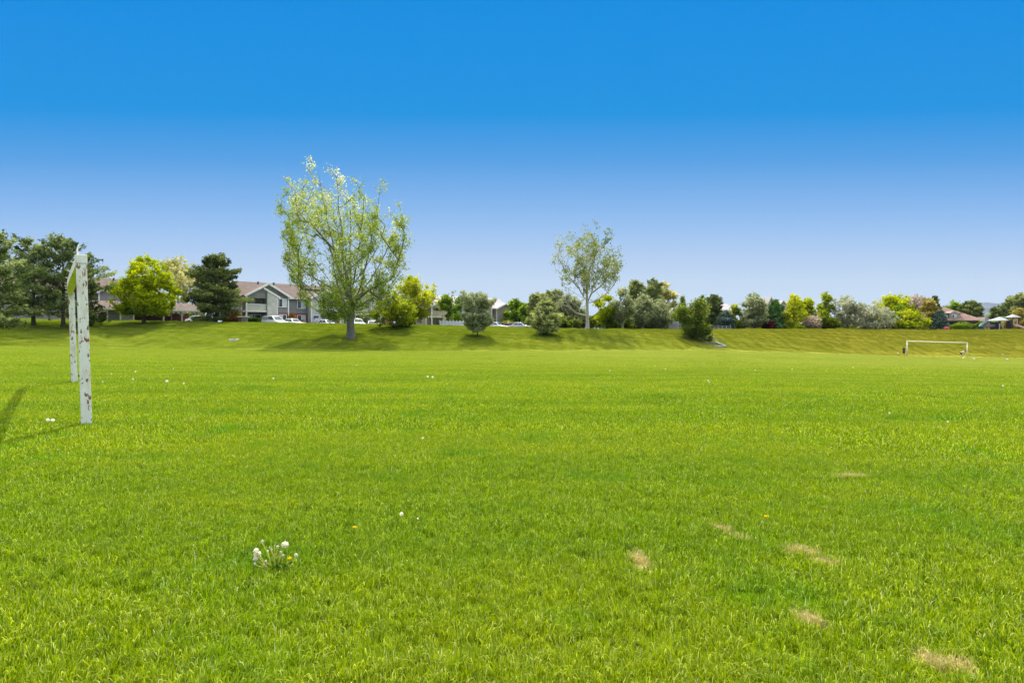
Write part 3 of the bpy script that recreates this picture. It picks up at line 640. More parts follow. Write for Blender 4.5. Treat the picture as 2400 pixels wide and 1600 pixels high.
tree('b', 1506, 770, 690, 50, 'leaf_olive', 'bark_pale', 'grey olive tree standing in front of the two tall conifers', D=104, prof=BALL, clear=.1, tips=220, lpt=28, spread=.42)
tree('c', 1530, 769, 662, 46, 'needle_olive', 'bark_dark', 'tall olive conifer left of the grey brown house', D=113, prof=COLUMN, **cz)
tree('b', 1557, 769, 659, 52, 'leaf_cream', 'bark_grey', 'airy yellow tree rising above the grey brown house', D=124, prof=VASE, clear=.2, tips=190, lpt=18, leaf=.19)
tree('b', 1547, 770, 702, 58, 'leaf_olive', 'bark_pale', 'grey willow like tree in front of the grey brown house', D=105, prof=BALL, clear=.08, tips=230, lpt=26, spread=.42)
tree('s', 1441, 770, 738, 70, 'leaf_shrub', 'bark_dark', 'dark low thicket beside the whitish trunk', 'shrub', D=106, tips=150, lpt=26, leaf=.17)
tree('s', 1512, 770, 740, 84, 'leaf_shrub', 'bark_dark', 'dark low thicket under the olive trees', 'shrub', D=108, tips=170, lpt=26, leaf=.17)
tree('s', 1325, 769, 742, 70, 'leaf_shrub', 'bark_dark', 'dark low thicket behind the bare drooping limb', 'shrub', D=107, tips=150, lpt=26, leaf=.17)
# big shrub by the drain and the row along the right crest
tree('s', 1622, 793, 696, 74, 'leaf_shrub', 'bark_dark', 'big dark shaggy shrub on the bank above the concrete drain', 'shrub', prof=[(0, .72), (.2, .95), (.5, 1), (.8, .8), (1, .35)], tips=420, lpt=34, leaf=.12, spread=.4, rtrunk=.14)
tree('s', 1657, 797, 782, 26, 'leaf_olive', 'bark_dark', 'small pale weedy shrub at the left of the drain wall', 'shrub', tips=70, lpt=20, leaf=.1, spread=.2)
tree('c', 1600, 770, 697, 30, 'needle_olive', 'bark_dark', 'pointed conifer behind the big dark shrub, left one', D=122, prof=CONE, **cz)
tree('c', 1647, 770, 694, 24, 'needle_spruce', 'bark_dark', 'slim pointed conifer behind the big dark shrub, right one', D=124, prof=CONE, **cz)
tree('c', 1673, 769, 695, 34, 'needle_dark', 'bark_dark', 'dark conifer left of the blue spruce', D=120, prof=COLUMN, **cz)
tree('c', 1701, 769, 732, 44, 'needle_blue', 'bark_dark', 'low wide blue green spruce in front of the white walled house', D=115, prof=CONE, clear=0.0, nb=9, tuft=9, ragged=.2, droop=.25)
tree('b', 1723, 769, 714, 24, 'leaf_forsythia', 'bark_dark', 'slender olive yellow tree right of the blue green spruce', D=119, prof=COLUMN, clear=.05, tips=110, lpt=26, leaf=.17)
tree('b', 1766, 770, 686, 62, 'leaf_olive', 'bark_grey', 'large rounded olive grey tree left of the maroon shrub', D=118, prof=[(0, .75), (.2, .95), (.5, .85), (.8, .5), (1, .12)], clear=.06, tips=300, lpt=28, leaf=.16)
tree('s', 1806, 769, 755, 30, 'leaf_maroon', 'bark_dark', 'dark maroon shrub at the foot of the green spruce', 'shrub', D=117, tips=70, lpt=24, leaf=.13)
tree('c', 1817, 769, 707, 50, 'needle_spruce', 'bark_dark', 'dark green spruce with a pale top in front of the twin gabled house', D=119, prof=CONE, clear=0.0, nb=9, tuft=9, ragged=.2, droop=.25)
tree('b', 1861, 769, 689, 60, 'leaf_yellow', 'bark_grey', 'open lime yellow tree above the round lime shrub', D=118, prof=[(0, .8), (.2, 1), (.45, .8), (.7, .42), (1, .1)], clear=.2, tips=220, lpt=26, leaf=.16, upright=.3)
tree('s', 1863, 770, 759, 40, 'leaf_lime', 'bark_dark', 'low round lime shrub at the crest', 'shrub', D=116.2, prof=[(0, .9), (.4, 1), (.8, .7), (1, .3)], tips=110, lpt=30, leaf=.13, spread=.2)
tree('b', 1893, 769, 700, 32, 'leaf_yellow', 'bark_grey', 'slim yellow tree between the lime tree and the pyramid tree', D=126, prof=COLUMN, clear=.12, tips=110, lpt=22, leaf=.19)
tree('s', 1899, 769, 742, 44, 'leaf_pinkish', 'bark_grey', 'bare pinkish twiggy shrub between lime shrub and pyramid tree', 'shrub', D=117, tips=170, lpt=15, leaf=.12)
tree('b', 1932, 769, 685, 66, 'leaf_forsythia', 'bark_grey', 'pyramid shaped yellow green tree, dense to the ground', D=120, prof=[(0, .85), (.15, 1), (.4, .8), (.7, .45), (1, .1)], clear=.02, tips=320, lpt=28, leaf=.16, upright=-.1)
tree('b', 1986, 769, 693, 66, 'leaf_silver', 'bark_grey', 'thin greyish tree with a dark straight trunk', D=118, prof=VASE, clear=.18, tips=230, lpt=15, leaf=.16)
tree('b', 2046, 770, 706, 98, 'leaf_silver', 'bark_grey', 'silvery willow like tree with a broad low crown', D=119, prof=[(0, .85), (.25, 1), (.55, .85), (.8, .6), (1, .2)], clear=.06, tips=340, lpt=24, leaf=.15, upright=-.1)
tree('b', 2091, 769, 689, 88, 'leaf_lime', 'bark_grey', 'large bright lime domed tree behind the silvery one', D=130, prof=[(0, .5), (.3, .9), (.6, 1), (.85, .8), (1, .35)], clear=.12, tips=330, lpt=30, leaf=.19, spread=.5)
tree('b', 2104, 769, 715, 34, 'leaf_green', 'bark_grey', 'dark green column in front of the bright lime domed tree', D=122, prof=COLUMN, clear=.03, tips=150, lpt=28, leaf=.17)
tree('b', 2134, 770, 722, 68, 'leaf_yellow', 'bark_grey', 'low spreading yellow tree right of the lime domed tree', D=117.5, prof=[(0, .8), (.25, 1), (.55, .7), (.8, .4), (1, .12)], clear=.12, tips=240, lpt=28, leaf=.15, upright=-.1)
tree('b', 2155, 769, 688, 56, 'leaf_pinkish', 'bark_pale', 'almost bare pinkish tree above the yellow trees', D=127, prof=VASE, clear=.15, tips=240, lpt=9, leaf=.17)
tree('b', 2184, 769, 700, 40, 'leaf_brown', 'bark_grey', 'olive brown column shaped tree left of the rose roofed house', D=122, prof=COLUMN, clear=.12, tips=210, lpt=30, leaf=.17)
tree('c', 2191, 769, 695, 28, 'needle_dark', 'bark_dark', 'dark pointed conifer behind the olive brown column tree', D=133, prof=CONE, **cz)
tree('c', 2203, 769, 731, 32, 'needle_blue', 'bark_dark', 'wide dark blue spruce at the corner of the rose roofed house', D=119, prof=CONE, clear=0.0, nb=9, tuft=9, ragged=.25, droop=.25)
tree('b', 2232, 769, 704, 40, 'leaf_green', 'bark_grey', 'green tree top rising behind the rose coloured roof', D=160, prof=BALL, tips=150, lpt=26, leaf=.22)
tree('c', 2276, 769, 709, 44, 'needle_dark', 'bark_dark', 'dark pine right behind the rose roofed house', D=158, prof=ROUND, **cz)
tree('c', 2345, 769, 722, 66, 'needle_dark', 'bark_dark', 'dark wide pine behind the larger playground roof', D=150, prof=CONE, clear=.02, nb=8, tuft=8, ragged=.35)
tree('c', 2369, 769, 699, 46, 'needle_dark', 'bark_dark', 'tall dark pointed pine behind the playground towers', D=155, prof=CONE, clear=.02, nb=8, tuft=8, ragged=.35)
tree('c', 2400, 769, 693, 50, 'needle_olive', 'bark_dark', 'olive pine cut by the right edge of the frame', D=150, prof=ROUND, clear=.02, nb=8, tuft=8, ragged=.4)
tree('b', 2397, 770, 722, 60, 'leaf_brown', 'bark_dark', 'olive brown tree right of the taller playground tower', D=138, prof=BALL, clear=.05, tips=220, lpt=28, leaf=.19)
tree('b', 2308, 769, 735, 50, 'leaf_olive', 'bark_grey', 'low olive tree between the rose roofed house and the playground', D=165, prof=BALL, clear=.05, tips=160, lpt=24, leaf=.22)
tree('b', 2440, 770, 705, 70, 'leaf_green', 'bark_dark', 'green tree just outside the right edge behind the playground', D=145, prof=BALL, tips=160, lpt=24, leaf=.2)
# clipped hedges
def hedge(px, D, wpx, hpx, label, mat='leaf_hedge', dome=False, dep=1.2):
    rng = np.random.default_rng(int(px)); base = at(px, D); s = D/F; W, H = wpx*s, hpx*s
    t = empty('hedge', base, 0, label, 'hedge'); n = 5200; p = rng.uniform(-1, 1, (n, 3)); f = rng.integers(0, 3, n); p[np.arange(n), f] = np.sign(p[np.arange(n), f])*rng.uniform(.9, 1.03, n)
    p[:, 2] = np.abs(p[:, 2])
    if dome: p /= np.maximum(1, (np.abs(p)**3).sum(1)**(1/3))[:, None]
    C = p*np.array([W/2, dep/2, H]); link('foliage', leaf_mesh('foliage', C, .085, rng.normal(.45, .2, n), rng), M[mat], t)
    mb = MB(); rr = random.Random(int(px))
    for k in range(9):
        x = (k/8-.5)*W*.8; mb.tube([(x, 0, -.1), (x+rr.uniform(-.1, .1), rr.uniform(-.2, .2), H*.5), (x+rr.uniform(-.2, .2), rr.uniform(-.3, .3), H*.85)], [.03, .022, .01], 5)
    mb.build('stems', M['bark_dark'], t); return t
hedge(597, 91.5, 21, 12, 'clipped dark green box hedge left of the white minivan')
hedge(2250, 120, 40, 13, 'clipped domed green hedge in front of the rose roofed house', 'leaf_green', True, 2.4)

# continuous low growth behind the rows of trees: nobody could count it
def undergrowth(px0, px1, a, hpx0, hpx1, n, mat, label, seed):
    rng = np.random.default_rng(seed); u = rng.uniform(px0, px1, n); D = np.interp(u, CTRL[:, 0], CTRL[:, 3])+a+rng.uniform(0, 5, n); x = (u-1200)/F*D
    hh = hpx0+(hpx1-hpx0)*(.5+.28*np.sin(u*.11+seed)+.22*np.sin(u*.037+2*seed)); z = terrain(x, D)+hh*D/F*rng.random(n)**.7
    C = np.column_stack([x, D, z]); tag(link('undergrowth', leaf_mesh('undergrowth', C, .2, rng.normal(.42, .2, n), rng), M[mat]), label, 'undergrowth', None, 'stuff')
undergrowth(1245, 1600, 14, 22, 46, 9000, 'leaf_shrub', 'continuous dark scrub filling the belt of trees left of the drain', 3)
undergrowth(1600, 2300, 15, 10, 26, 12000, 'leaf_shrub', 'dark scrub along the back of the gardens on the far crest', 5)
undergrowth(2300, 2480, 28, 18, 34, 4000, 'leaf_shrub', 'dark scrub behind the playground', 7)
undergrowth(1175, 1260, 30, 12, 26, 1800, 'leaf_shrub', 'dark scrub behind the parked cars at the end of the beige building', 9)
undergrowth(330, 480, 30, 34, 60, 3500, 'leaf_shrub', 'dark trees and scrub showing through behind the carport', 13)

# ------------------------------------------------------------------ buildings
def window(name_parent, s0, s1, z0, z1, y, fr=.09, dep=.10, halves=2, blind=None):
    """window on a wall facing -y: frame part with pane sub-parts"""
    mb = MB()
    mb.box(s0, s1, y-dep, y, z1-fr, z1); mb.box(s0, s1, y-dep, y, z0, z0+fr)
    for k in range(halves+1):
        c = s0+fr/2+(s1-s0-fr)*k/halves; mb.box(c-fr/2, c+fr/2, y-dep, y, z0+fr, z1-fr)
    f = mb.build('window', M['white_trim'], name_parent, .01, 1)
    for k in range(halves):
        a = s0+fr/2+(s1-s0-fr)*k/halves+fr/2; b = s0+fr/2+(s1-s0-fr)*(k+1)/halves-fr/2
        MB().box(a, b, y-.035, y-.012, z0+fr, z1-fr).build('pane', M['blind'] if blind == k else M['glass'], f)
    return f
def roof_slab(mb, pts_lo, pts_hi, th=.18):
    """sloping slab between a low edge (two points) and a high edge (two points)"""
    a, b = [Vector(p) for p in pts_lo]; d, c = [Vector(p) for p in pts_hi]; up = Vector((0, 0, th))
    V = [a, b, c, d, a+up, b+up, c+up, d+up]
    mb.add(V, [(0, 3, 2, 1), (4, 5, 6, 7), (0, 1, 5, 4), (1, 2, 6, 5), (2, 3, 7, 6), (3, 0, 4, 7)])
def apartment(label, P, rot, L0, L1, W, eave, ridge, wallm, modules, windows, brick=(), doors=(), vents=(), roofm='roof', litm='sage', brickm='brick'):
    t = empty('apartment_building', P, rot, label, 'building')
    B = MB(); B.prism([(0, 0), (W, 0), (W, eave), (W/2, ridge), (0, eave)], 'x', L0, L1); wall = B.build('wall', M[wallm], t)
    R_ = MB(); o = .45; sl = (ridge-eave)/(W/2)
    roof_slab(R_, [(L0-.35, -o, eave-o*sl), (L1+.35, -o, eave-o*sl)], [(L0-.35, W/2, ridge), (L1+.35, W/2, ridge)])
    roof_slab(R_, [(L1+.35, W+o, eave-o*sl), (L0-.35, W+o, eave-o*sl)], [(L1+.35, W/2, ridge), (L0-.35, W/2, ridge)])
    T = MB()
    for x in (L0-.38, L1+.38):
        for y0 in (-o, W+o): T.bar((x, y0, eave-o*sl+.04), (x, W/2, ridge+.04), .06, .30)
    T.box(L0, L1, -o-.05, -o, eave-o*sl-.06, eave-o*sl+.16)
    for x in (L0, L1): T.box(x-.07 if x == L0 else x-.05, x+.05 if x == L0 else x+.07, -.06, .12, 0, eave-.1)
    for (s0, s1) in brick: MB().box(s0, s1, -.07, -.003, 0, 2.55).build('brick_base', M[brickm], t)
    for md in modules:
        s0, s1, pj, wm = md['s0'], md['s1'], md['p'], md.get('mat', litm); c = (s0+s1)/2; h = (s1-s0)/2; pit = md.get('pitch', .5); z0 = md.get('eave', eave); ap = z0+h*pit; yb = md.get('yb', W/2-.3)
        bal = md.get('bal')
        g = MB()
        zlow = z0-.45 if bal else 0
        if bal:
            b0, b1 = bal
            g.prism([(s0, zlow), (s1, zlow), (s1, z0), (c, ap), (s0, z0)], 'y', -pj, .05)
            if b1 < s1-.05: g.box(b1, s1, -pj, .05, 0, zlow)
            if b0 > s0+.05: g.box(s0, b0, -pj, .05, 0, zlow)
        else: g.prism([(s0, 0), (s1, 0), (s1, z0), (c, ap), (s0, z0)], 'y', -pj, .05)
        g.build('gable_wall', M[wm], t)
        oo = .4
        roof_slab(R_, [(s0-oo, yb, z0-oo*pit), (s0-oo, -pj-.4, z0-oo*pit)], [(c, yb, ap), (c, -pj-.4, ap)], .2)
        roof_slab(R_, [(s1+oo, -pj-.4, z0-oo*pit), (s1+oo, yb, z0-oo*pit)], [(c, -pj-.4, ap), (c, yb, ap)], .2)
        for e in (s0-oo, s1+oo): T.bar((e, -pj-.44, z0-oo*pit+.02), (c, -pj-.44, ap+.05), .08, .34)
        T.box(s0-.07, s0+.14, -pj-.06, -pj+.14, 0, z0-.05); T.box(s1-.14, s1+.07, -pj-.06, -pj+.14, 0, z0-.05)
        if bal:
            b0, b1 = bal; zf = md.get('zf', 2.75)
            k = MB(); k.box(b0-.1, b1+.1, -pj-.08, -.004, zf-.28, zf); bf = k.build('balcony_floor', M['cream'], t)
            k = MB(); k.box(b0+.14, b1-.05, -pj-.03, -pj+.07, zf, zf+.98); k.build('balcony_parapet', M[md.get('par', litm)], t)
            k = MB(); k.box(b0-.02, b1+.08, -pj-.09, -pj+.12, zf+.98, zf+1.08); k.build('balcony_rail', M['white_trim'], t)
            k = MB(); k.box(b0+.14, b1-.1, -pj+.05, -pj+.15, 0, .85); k.build('porch_parapet', M['cream'], t)
            for (q0, q1, z, hh, mm) in md.get('bwin', []):
                f = MB().box(q0-.08, q1+.08, -.06, -.003, z-.0, z+hh+.08).build('balcony_door', M['white_trim'], t)
                MB().box(q0, (q0+q1)/2-.04, -.075, -.061, z+.06, z+hh).build('pane', M['glass'], f)
                MB().box((q0+q1)/2+.04, q1, -.075, -.061, z+.06, z+hh).build('pane', M['blind'], f)
        if md.get('bay'):
            a0, a1, zl = md['bay']; bz0 = zl; bz1 = zl+(a1-a0)*pit
            MB().prism([(a0, 0), (a1, 0), (a1, bz0), (a0, bz1)], 'y', -pj-.35, -pj-.003).build('bay_wall', M[litm], t)
            T.bar((a0-.6, -pj-.42, bz1+.6*pit), (a1+.5, -pj-.42, bz0-.5*pit), .1, .26); T.box(a1-.1, a1+.04, -pj-.4, -pj-.2, 0, bz0-.05)
        for (q0, q1, z0_, z1_) in md.get('win', []): window(t, q0, q1, z0_, z1_, -pj-.063, blind=1 if z0_ > 2 else 0)
        if md.get('brickr'): MB().box(md['brickr'][0], md['brickr'][1], -pj-.06, -pj-.003, 0, 2.55).build('brick_base', M[brickm], t)
        if md.get('brick'): MB().box(s0+.15, s1-.15, -pj-.06, -pj-.003, 0, 2.5).build('brick_base', M[brickm], t)
    R_.build('roof', M[roofm], t); T.build('trim', M['white_trim'], t)
    rf = [c for c in t.children if c.name.startswith('roof')][-1]
    for (s, z) in vents: MB().lathe([(.11, 0), (.11, .75), (.17, .76), (.17, .9)], 8, (s, W/2-.6, z-.2)).build('vent_pipe', M['dark_metal'], rf)
    for (q0, q1, z0_, z1_, bl) in windows: window(t, q0, q1, z0_, z1_, -.075 if z0_ < 2.5 and brick else -.003, blind=bl)
    for (q0, q1, hh, mm, y) in doors:
        f = MB().box(q0-.1, q1+.1, y-.05, y, 0, hh+.1).build('door', M['white_trim'], t)
        d = MB().box(q0, q1, y-.075, y-.051, .03, hh).build('door_leaf', M[mm], f)
    return t
G1 = tz(-45, 97)-.05
apartment('grey two storey apartment building with brown roof, white trim and a corner balcony', (-45.8, 96.4, G1), R(45), 0, 30, 9, 5.4, 7.95, 'grey',
    [dict(s0=.2, s1=7.4, p=1.5, mat='grey', bal=(.2, 3.55), bay=(3.55, 5.3, 5.35), pitch=.56, zf=2.85, win=[(5.55, 7.0, 3.5, 5.0), (5.55, 7.0, .75, 2.25)], brickr=(5.33, 7.32), bwin=[(.7, 2.0, 2.87, 2.0, 0), (.6, 1.7, .05, 2.0, 0)]),
     dict(s0=11.6, s1=17.4, p=1.5, mat='sage', pitch=.5, bal=(13.4, 17.4), bwin=[(14, 15.4, 2.87, 2.0, 0), (15.2, 16.4, .05, 2.0, 0)]),
     dict(s0=20.5, s1=27.0, p=1.5, mat='sage', bal=(20.5, 23.6), bay=(23.6, 25.6, 5.35), pitch=.55, bwin=[(21.3, 22.6, 2.87, 2.0, 0)])],
    [(9.6, 11.15, 3.4, 4.9, 1), (9.6, 11.15, .6, 2.25, 1), (18.0, 19.5, 3.5, 5.0, 1), (18.0, 19.5, .75, 2.25, 0), (27.6, 28.9, 3.5, 5, 1)],
    brick=[(7.45, 11.55), (17.45, 20.45), (27.1, 29.9)], doors=[(2.2, 3.1, 2.1, 'door_dark', -.003), (12.0, 13.0, 2.15, 'door_blue', -1.503)], vents=[(4.2, 7.5), (7.0, 7.5), (15, 7.5)])
apartment('grey two storey apartment building half hidden behind the lime tree and the carport', (-69.6, 95.4, tz(-69, 96)-.4), R(45), -12, 8.9, 9, 6.0, 8.5, 'grey',
    [dict(s0=0, s1=8.4, p=1.5, mat='grey', pitch=.5)], [(-4, -2.4, 3.6, 5.1, 1), (-8, -6.4, 3.6, 5.1, 1)], vents=[(3, 8.1)])
apartment('beige two storey apartment building with balconies behind the white fence', (-18.0, 119.5, tz(-18, 120)-.05), R(45), 0, 24.5, 9, 5.1, 7.5, 'taupe',
    [dict(s0=.4, s1=5.6, p=1.4, mat='beige', pitch=.45, bal=(.4, 3.2), eave=5.0, bwin=[(1.1, 2.3, 2.87, 1.9, 0)], brick=False, par='beige'),
     dict(s0=11.5, s1=17.5, p=1.4, mat='taupe', pitch=.5, eave=6.0),
     dict(s0=19.0, s1=24.4, p=1.4, mat='taupe', pitch=.42, eave=4.9, bal=(22.0, 24.4), bwin=[(22.6, 23.8, 2.87, 1.9, 0)], par='beige')],
    [(6.6, 8.0, 3.3, 4.7, 1), (6.6, 8.0, .8, 2.1, 0), (9.0, 10.4, 3.3, 4.7, 1)], brick=[(5.7, 11.4)], vents=[(4.5, 7.2), (13, 7.2)], roofm='roof_grey', litm='beige', brickm='stone')

def carport():
    A = Vector((-62.9, 86.3, 0)); t = empty('carport', (A.x, A.y, tz(A.x, A.y+2)-.35), R(47), 'long low white posted carport with brown roof in front of the grey building', 'carport')
    Lc, dp, ev = 14.4, 5.6, 2.25
    rf = MB(); roof_slab(rf, [(-.6, -.5, ev), (Lc+.5, -.5, ev)], [(-.1, dp/2, ev+1.15), (Lc-.5, dp/2, ev+1.15)], .16); roof_slab(rf, [(Lc+.5, dp+.5, ev), (-.6, dp+.5, ev)], [(Lc-.5, dp/2, ev+1.15), (-.1, dp/2, ev+1.15)], .16)
    rf.build('roof', M['roof'], t); MB().box(-.6, Lc+.5, -.56, -.505, ev-.14, ev+.17).build('fascia', M['white_trim'], t)
    MB().box(0, Lc, -.02, .14, ev-.24, ev-.02).build('beam', M['cream'], t)
    for i, s in enumerate((0, 1.25, 2.95, 4.7, 6.0, 8.9, 11.6, 14.1)):
        p = MB().box(s-.09, s+.09, -.05, .13, 0, ev-.24).build('post', M['cream'], t, .01, 1)
        if i in (0, 4, 5, 6, 7):
            for dx in (-.75, .75):
                if (i == 0 and dx < 0): continue
                MB().bar((s, .04, ev-.95), (s+dx, .04, ev-.2), .1, .1, (0, 1, 0)).build('brace', M['cream'], p)
        if i % 2 == 0: MB().box(s-.09, s+.09, dp-.13, dp+.05, 0, ev).build('post', M['cream'], t)
    MB().box(1.36, 2.84, .0, .08, 0, ev-.26).build('storage_panel', M['garage_grey'], t)['label'] = 'dark grey storage panel'
    MB().box(3.06, 4.59, .0, .08, 0, ev-.26).build('storage_panel', M['garage_blue'], t)['label'] = 'pale blue grey storage panel'
    MB().box(.1, Lc, dp+.06, dp+.16, 0, 1.9).build('back_wall', M['brick'], t)
carport()
def kiosk():
    p = at(571, 92); t = empty('brick_kiosk', p, R(20), 'small brick and stone kiosk with an overhanging pale flat top', 'kiosk')
    MB().box(-.75, .55, -.5, .5, -.1, 1.12).build('body', M['stone'], t); MB().box(-.95, .8, -.7, .7, 1.125, 1.27).build('flat_top', M['cream'], t, .02)
    MB().box(-.72, -.28, -.56, -.505, .2, 1.1).build('recess_panel', M['brick'], t); MB().box(-.95, .9, -.8, .7, -.1, .06).build('base_slab', M['concrete'], t)
kiosk()
def house(label, px, D, wpx, ytop, yeave, wallm, roofm, dep=9.0, hip=.35, gables=(), wins=(), rot=0.0, chim=None, garage=None):
    p = at(px, D); s = D/F; W = wpx*s; z0 = p.z; ze = zpix(yeave, D)-z0; zr = zpix(ytop, D)-z0
    t = empty('house', p, rot, label, 'house'); MB().box(-W/2, W/2, 0, dep, -.1, ze).build('wall', M[wallm], t)
    r = MB(); o = .5; hx = W/2*(1-hip) if hip else W/2
    lo = [(-W/2-o, -o, ze), (W/2+o, -o, ze), (W/2+o, dep+o, ze), (-W/2-o, dep+o, ze)]; e = .12
    V = lo+[(x, y, z+e) for x, y, z in lo]+[(-hx, dep/2, zr), (hx, dep/2, zr)]
    r.add(V, [(0, 3, 2, 1), (0, 1, 5, 4), (1, 2, 6, 5), (2, 3, 7, 6), (3, 0, 4, 7), (4, 5, 9, 8), (6, 7, 8, 9), (5, 6, 9), (7, 4, 8)])
    tr = MB()
    for (gx, gw, gz, ga) in gables:                       # front gables: centre px offset, width px, apex y, eave y
        cx = gx*s; hw = gw*s/2; za = zpix(gz, D)-z0; zb = zpix(ga, D)-z0
        MB().prism([(cx-hw, 0), (cx+hw, 0), (cx+hw, zb), (cx, za), (cx-hw, zb)], 'y', -1.2, dep*.4).build('gable_wall', M[wallm], t)
        k = (za-zb)/hw
        roof_slab(r, [(cx-hw-.35, dep*.45, zb-.35*k), (cx-hw-.35, -1.5, zb-.35*k)], [(cx, dep*.45, za), (cx, -1.5, za)], .14); roof_slab(r, [(cx+hw+.35, -1.5, zb-.35*k), (cx+hw+.35, dep*.45, zb-.35*k)], [(cx, -1.5, za), (cx, dep*.45, za)], .14)
        for q in (-1, 1): tr.bar((cx+q*(hw+.35), -1.54, zb-.35*k+.02), (cx, -1.54, za+.04), .06, .24)
    rf = r.build('roof', M[roofm], t)
    tr.box(-W/2-o, W/2+o, -o-.06, -o-.003, ze-.1, ze+.14); tr.build('trim', M['white_trim'], t)
    for (a, b, c, d, y) in wins: window(t, a*s, b*s, zpix(d, D)-z0, zpix(c, D)-z0, y, .08, .08, blind=1)
    if chim: MB().box(chim*s-.4, chim*s+.4, dep*.55, dep*.7, ze, zr+.9).build('chimney', M['stone'], rf, .02, 1)
    return t
house('grey brown house partly hidden by the grey willow like tree', 1566, 138, 40, 704, 738, 'taupe', 'roof_grey', 8, .3, gables=[(10, 17, 719, 734)], wins=[(7, 13, 728, 738, -1.203)])
house('white walled house with a low grey roof behind the blue green spruce', 1696, 150, 60, 706, 727, 'cream', 'roof_grey', 10, .55, wins=[(-10, -4, 731, 740, -.003), (4, 10, 731, 740, -.003), (-20, -14, 731, 740, -.003)])
house('tan house with twin pale gables rising behind the green spruce', 1818, 152, 56, 704, 724, 'beige', 'roof_grey', 11, .25, gables=[(-16, 24, 697, 718), (12, 30, 705, 722)], wins=[(-20, -13, 722, 733, -1.203), (8, 16, 726, 737, -1.203)])
house('pale house glimpsed between the yellow tree and the pyramid shaped tree', 1902, 158, 40, 712, 730, 'cream', 'roof_grey', 9, .4, wins=[(-6, 0, 735, 745, -.003)])
house('low grey garden building behind the silvery willow like tree', 2020, 152, 88, 738, 752, 'taupe', 'roof_grey', 7, .3, wins=[(14, 26, 756, 766, -.003)])
def rose_house():
    D = 132; p = at(2258, D); s = D/F; z0 = p.z; t = empty('house', p, R(-8), 'large single storey house with a sweeping rose coloured roof and a dormer', 'house')
    Z = lambda y: zpix(y, D)-z0; X = lambda x: (x-2258)*s
    MB().box(X(2208), X(2302), 1.0, 11, -.1, Z(751)).build('wall', M['stone'], t)
    r = MB(); dep = 12; e0 = Z(752); L_, R_x = X(2199), X(2306); r0, r1 = X(2209), X(2233)
    lo = [(L_, 0, e0), (R_x, 0, e0), (R_x, dep, e0), (L_, dep, e0)]
    V = lo+[(x, y, z+.16) for x, y, z in lo]+[(r0, dep/2, Z(708)), (r1, dep/2, Z(711))]
    r.add(V, [(0, 3, 2, 1), (0, 1, 5, 4), (1, 2, 6, 5), (2, 3, 7, 6), (3, 0, 4, 7), (4, 5, 9, 8), (6, 7, 8, 9), (5, 6, 9), (7, 4, 8)]); r.build('roof', M['roof_pink'], t)
    dm = MB(); dm.box(X(2218), X(2258), 1.2, 5.5, Z(745), Z(735)); d = dm.build('dormer', M['taupe'], t)
    MB().box(X(2215), X(2261), .9, 6, Z(735)+.003, Z(733)).build('dormer_roof', M['roof_pink'], d)
    ar = [(X(2243)+math.cos(a)*X(2267), Z(737)+math.sin(a)*.85) for a in np.linspace(0, math.pi, 9)]
    ar = [(X(2243)+math.cos(a)*1.0, Z(739)+math.sin(a)*1.0) for a in np.linspace(0, math.pi, 9)]+[(X(2243)-1.0, Z(745)), (X(2243)+1.0, Z(745))]
    MB().prism(ar, 'y', .8, 3).build('arched_bay', M['taupe'], d)
    for (a, b, y) in ((2222, 2231, 1.197), (2238, 2248, .797), (2251, 2257, 1.197)): window(t, X(a), X(b), Z(744), Z(737), y, .08, .08, blind=1)
    for (a, b) in ((2276, 2286), (2292, 2298)): window(t, X(a), X(b), Z(766), Z(757), .997, .08, .08)
    MB().box(X(2212), X(2240), .4, .99, -.05, Z(755)).build('porch_wall', M['dark_metal'], t)
    MB().prism([(X(2296), Z(753)), (X(2312), Z(753)), (X(2310), Z(748)), (X(2298), Z(743))], 'y', -1, 4).build('garage_roof', M['roof_grey'], t); MB().box(X(2298), X(2310), -.7, 4, -.1, Z(753.2)).build('garage_wall', M['taupe'], t)
rose_house()
def garage_row():
    p = at(1190, 134); s = 134/F; t = empty('garage', p, R(5), 'low brown roofed garage row behind the red car', 'garage')
    MB().box(-2.6, 2.6, 0, 6, -.1, 1.7).build('wall', M['brick'], t)
    r = MB(); roof_slab(r, [(-3, -.5, 1.65), (3, -.5, 1.65)], [(-2.4, 3, 2.5), (2.4, 3, 2.5)], .14); roof_slab(r, [(3, 6.5, 1.65), (-3, 6.5, 1.65)], [(2.4, 3, 2.5), (-2.4, 3, 2.5)], .14); r.build('roof', M['roof_grey'], t)
    for k in range(2): MB().box(-2.3+k*2.4, -.1+k*2.4, -.05, -.003, 0, 1.5).build('garage_door', M['cream'], t)
garage_row()

# ------------------------------------------------------------------ fences
def panel_fence(px0, px1, D0, D1, h, n, label, mat, solidm=True):
    a, b = at(px0, D0), at(px1, D1); d = b-a; ln = d.xy.length; t = empty('fence', a, math.atan2(d.y, d.x), label, 'fence')
    dz = (b.z-a.z)/ln
    for k in range(n+1):
        x = ln*k/n; MB().box(x-.065, x+.065, -.065, .065, x*dz-.2, x*dz+h+.12).build('post', M[mat], t, .01, 1)
    for k in range(n):
        m = MB(); x0, x1 = ln*k/n+.067, ln*(k+1)/n-.067; nb = max(4, int((x1-x0)/.17)); z = x0*dz
        for q in range(nb): m.box(x0+(x1-x0)*q/nb+.012, x0+(x1-x0)*(q+1)/nb-.012, -.012, .012, z+.05, z+h-.05)
        m.box(x0, x1, -.03, -.0125, z+.15, z+.27); m.box(x0, x1, -.03, -.0125, z+h-.25, z+h-.13); m.build('panel', M[mat], t)
    return t
panel_fence(1031, 1086, 104, 103, 1.45, 7, 'white vinyl picket fence in front of the beige building', 'white_trim')
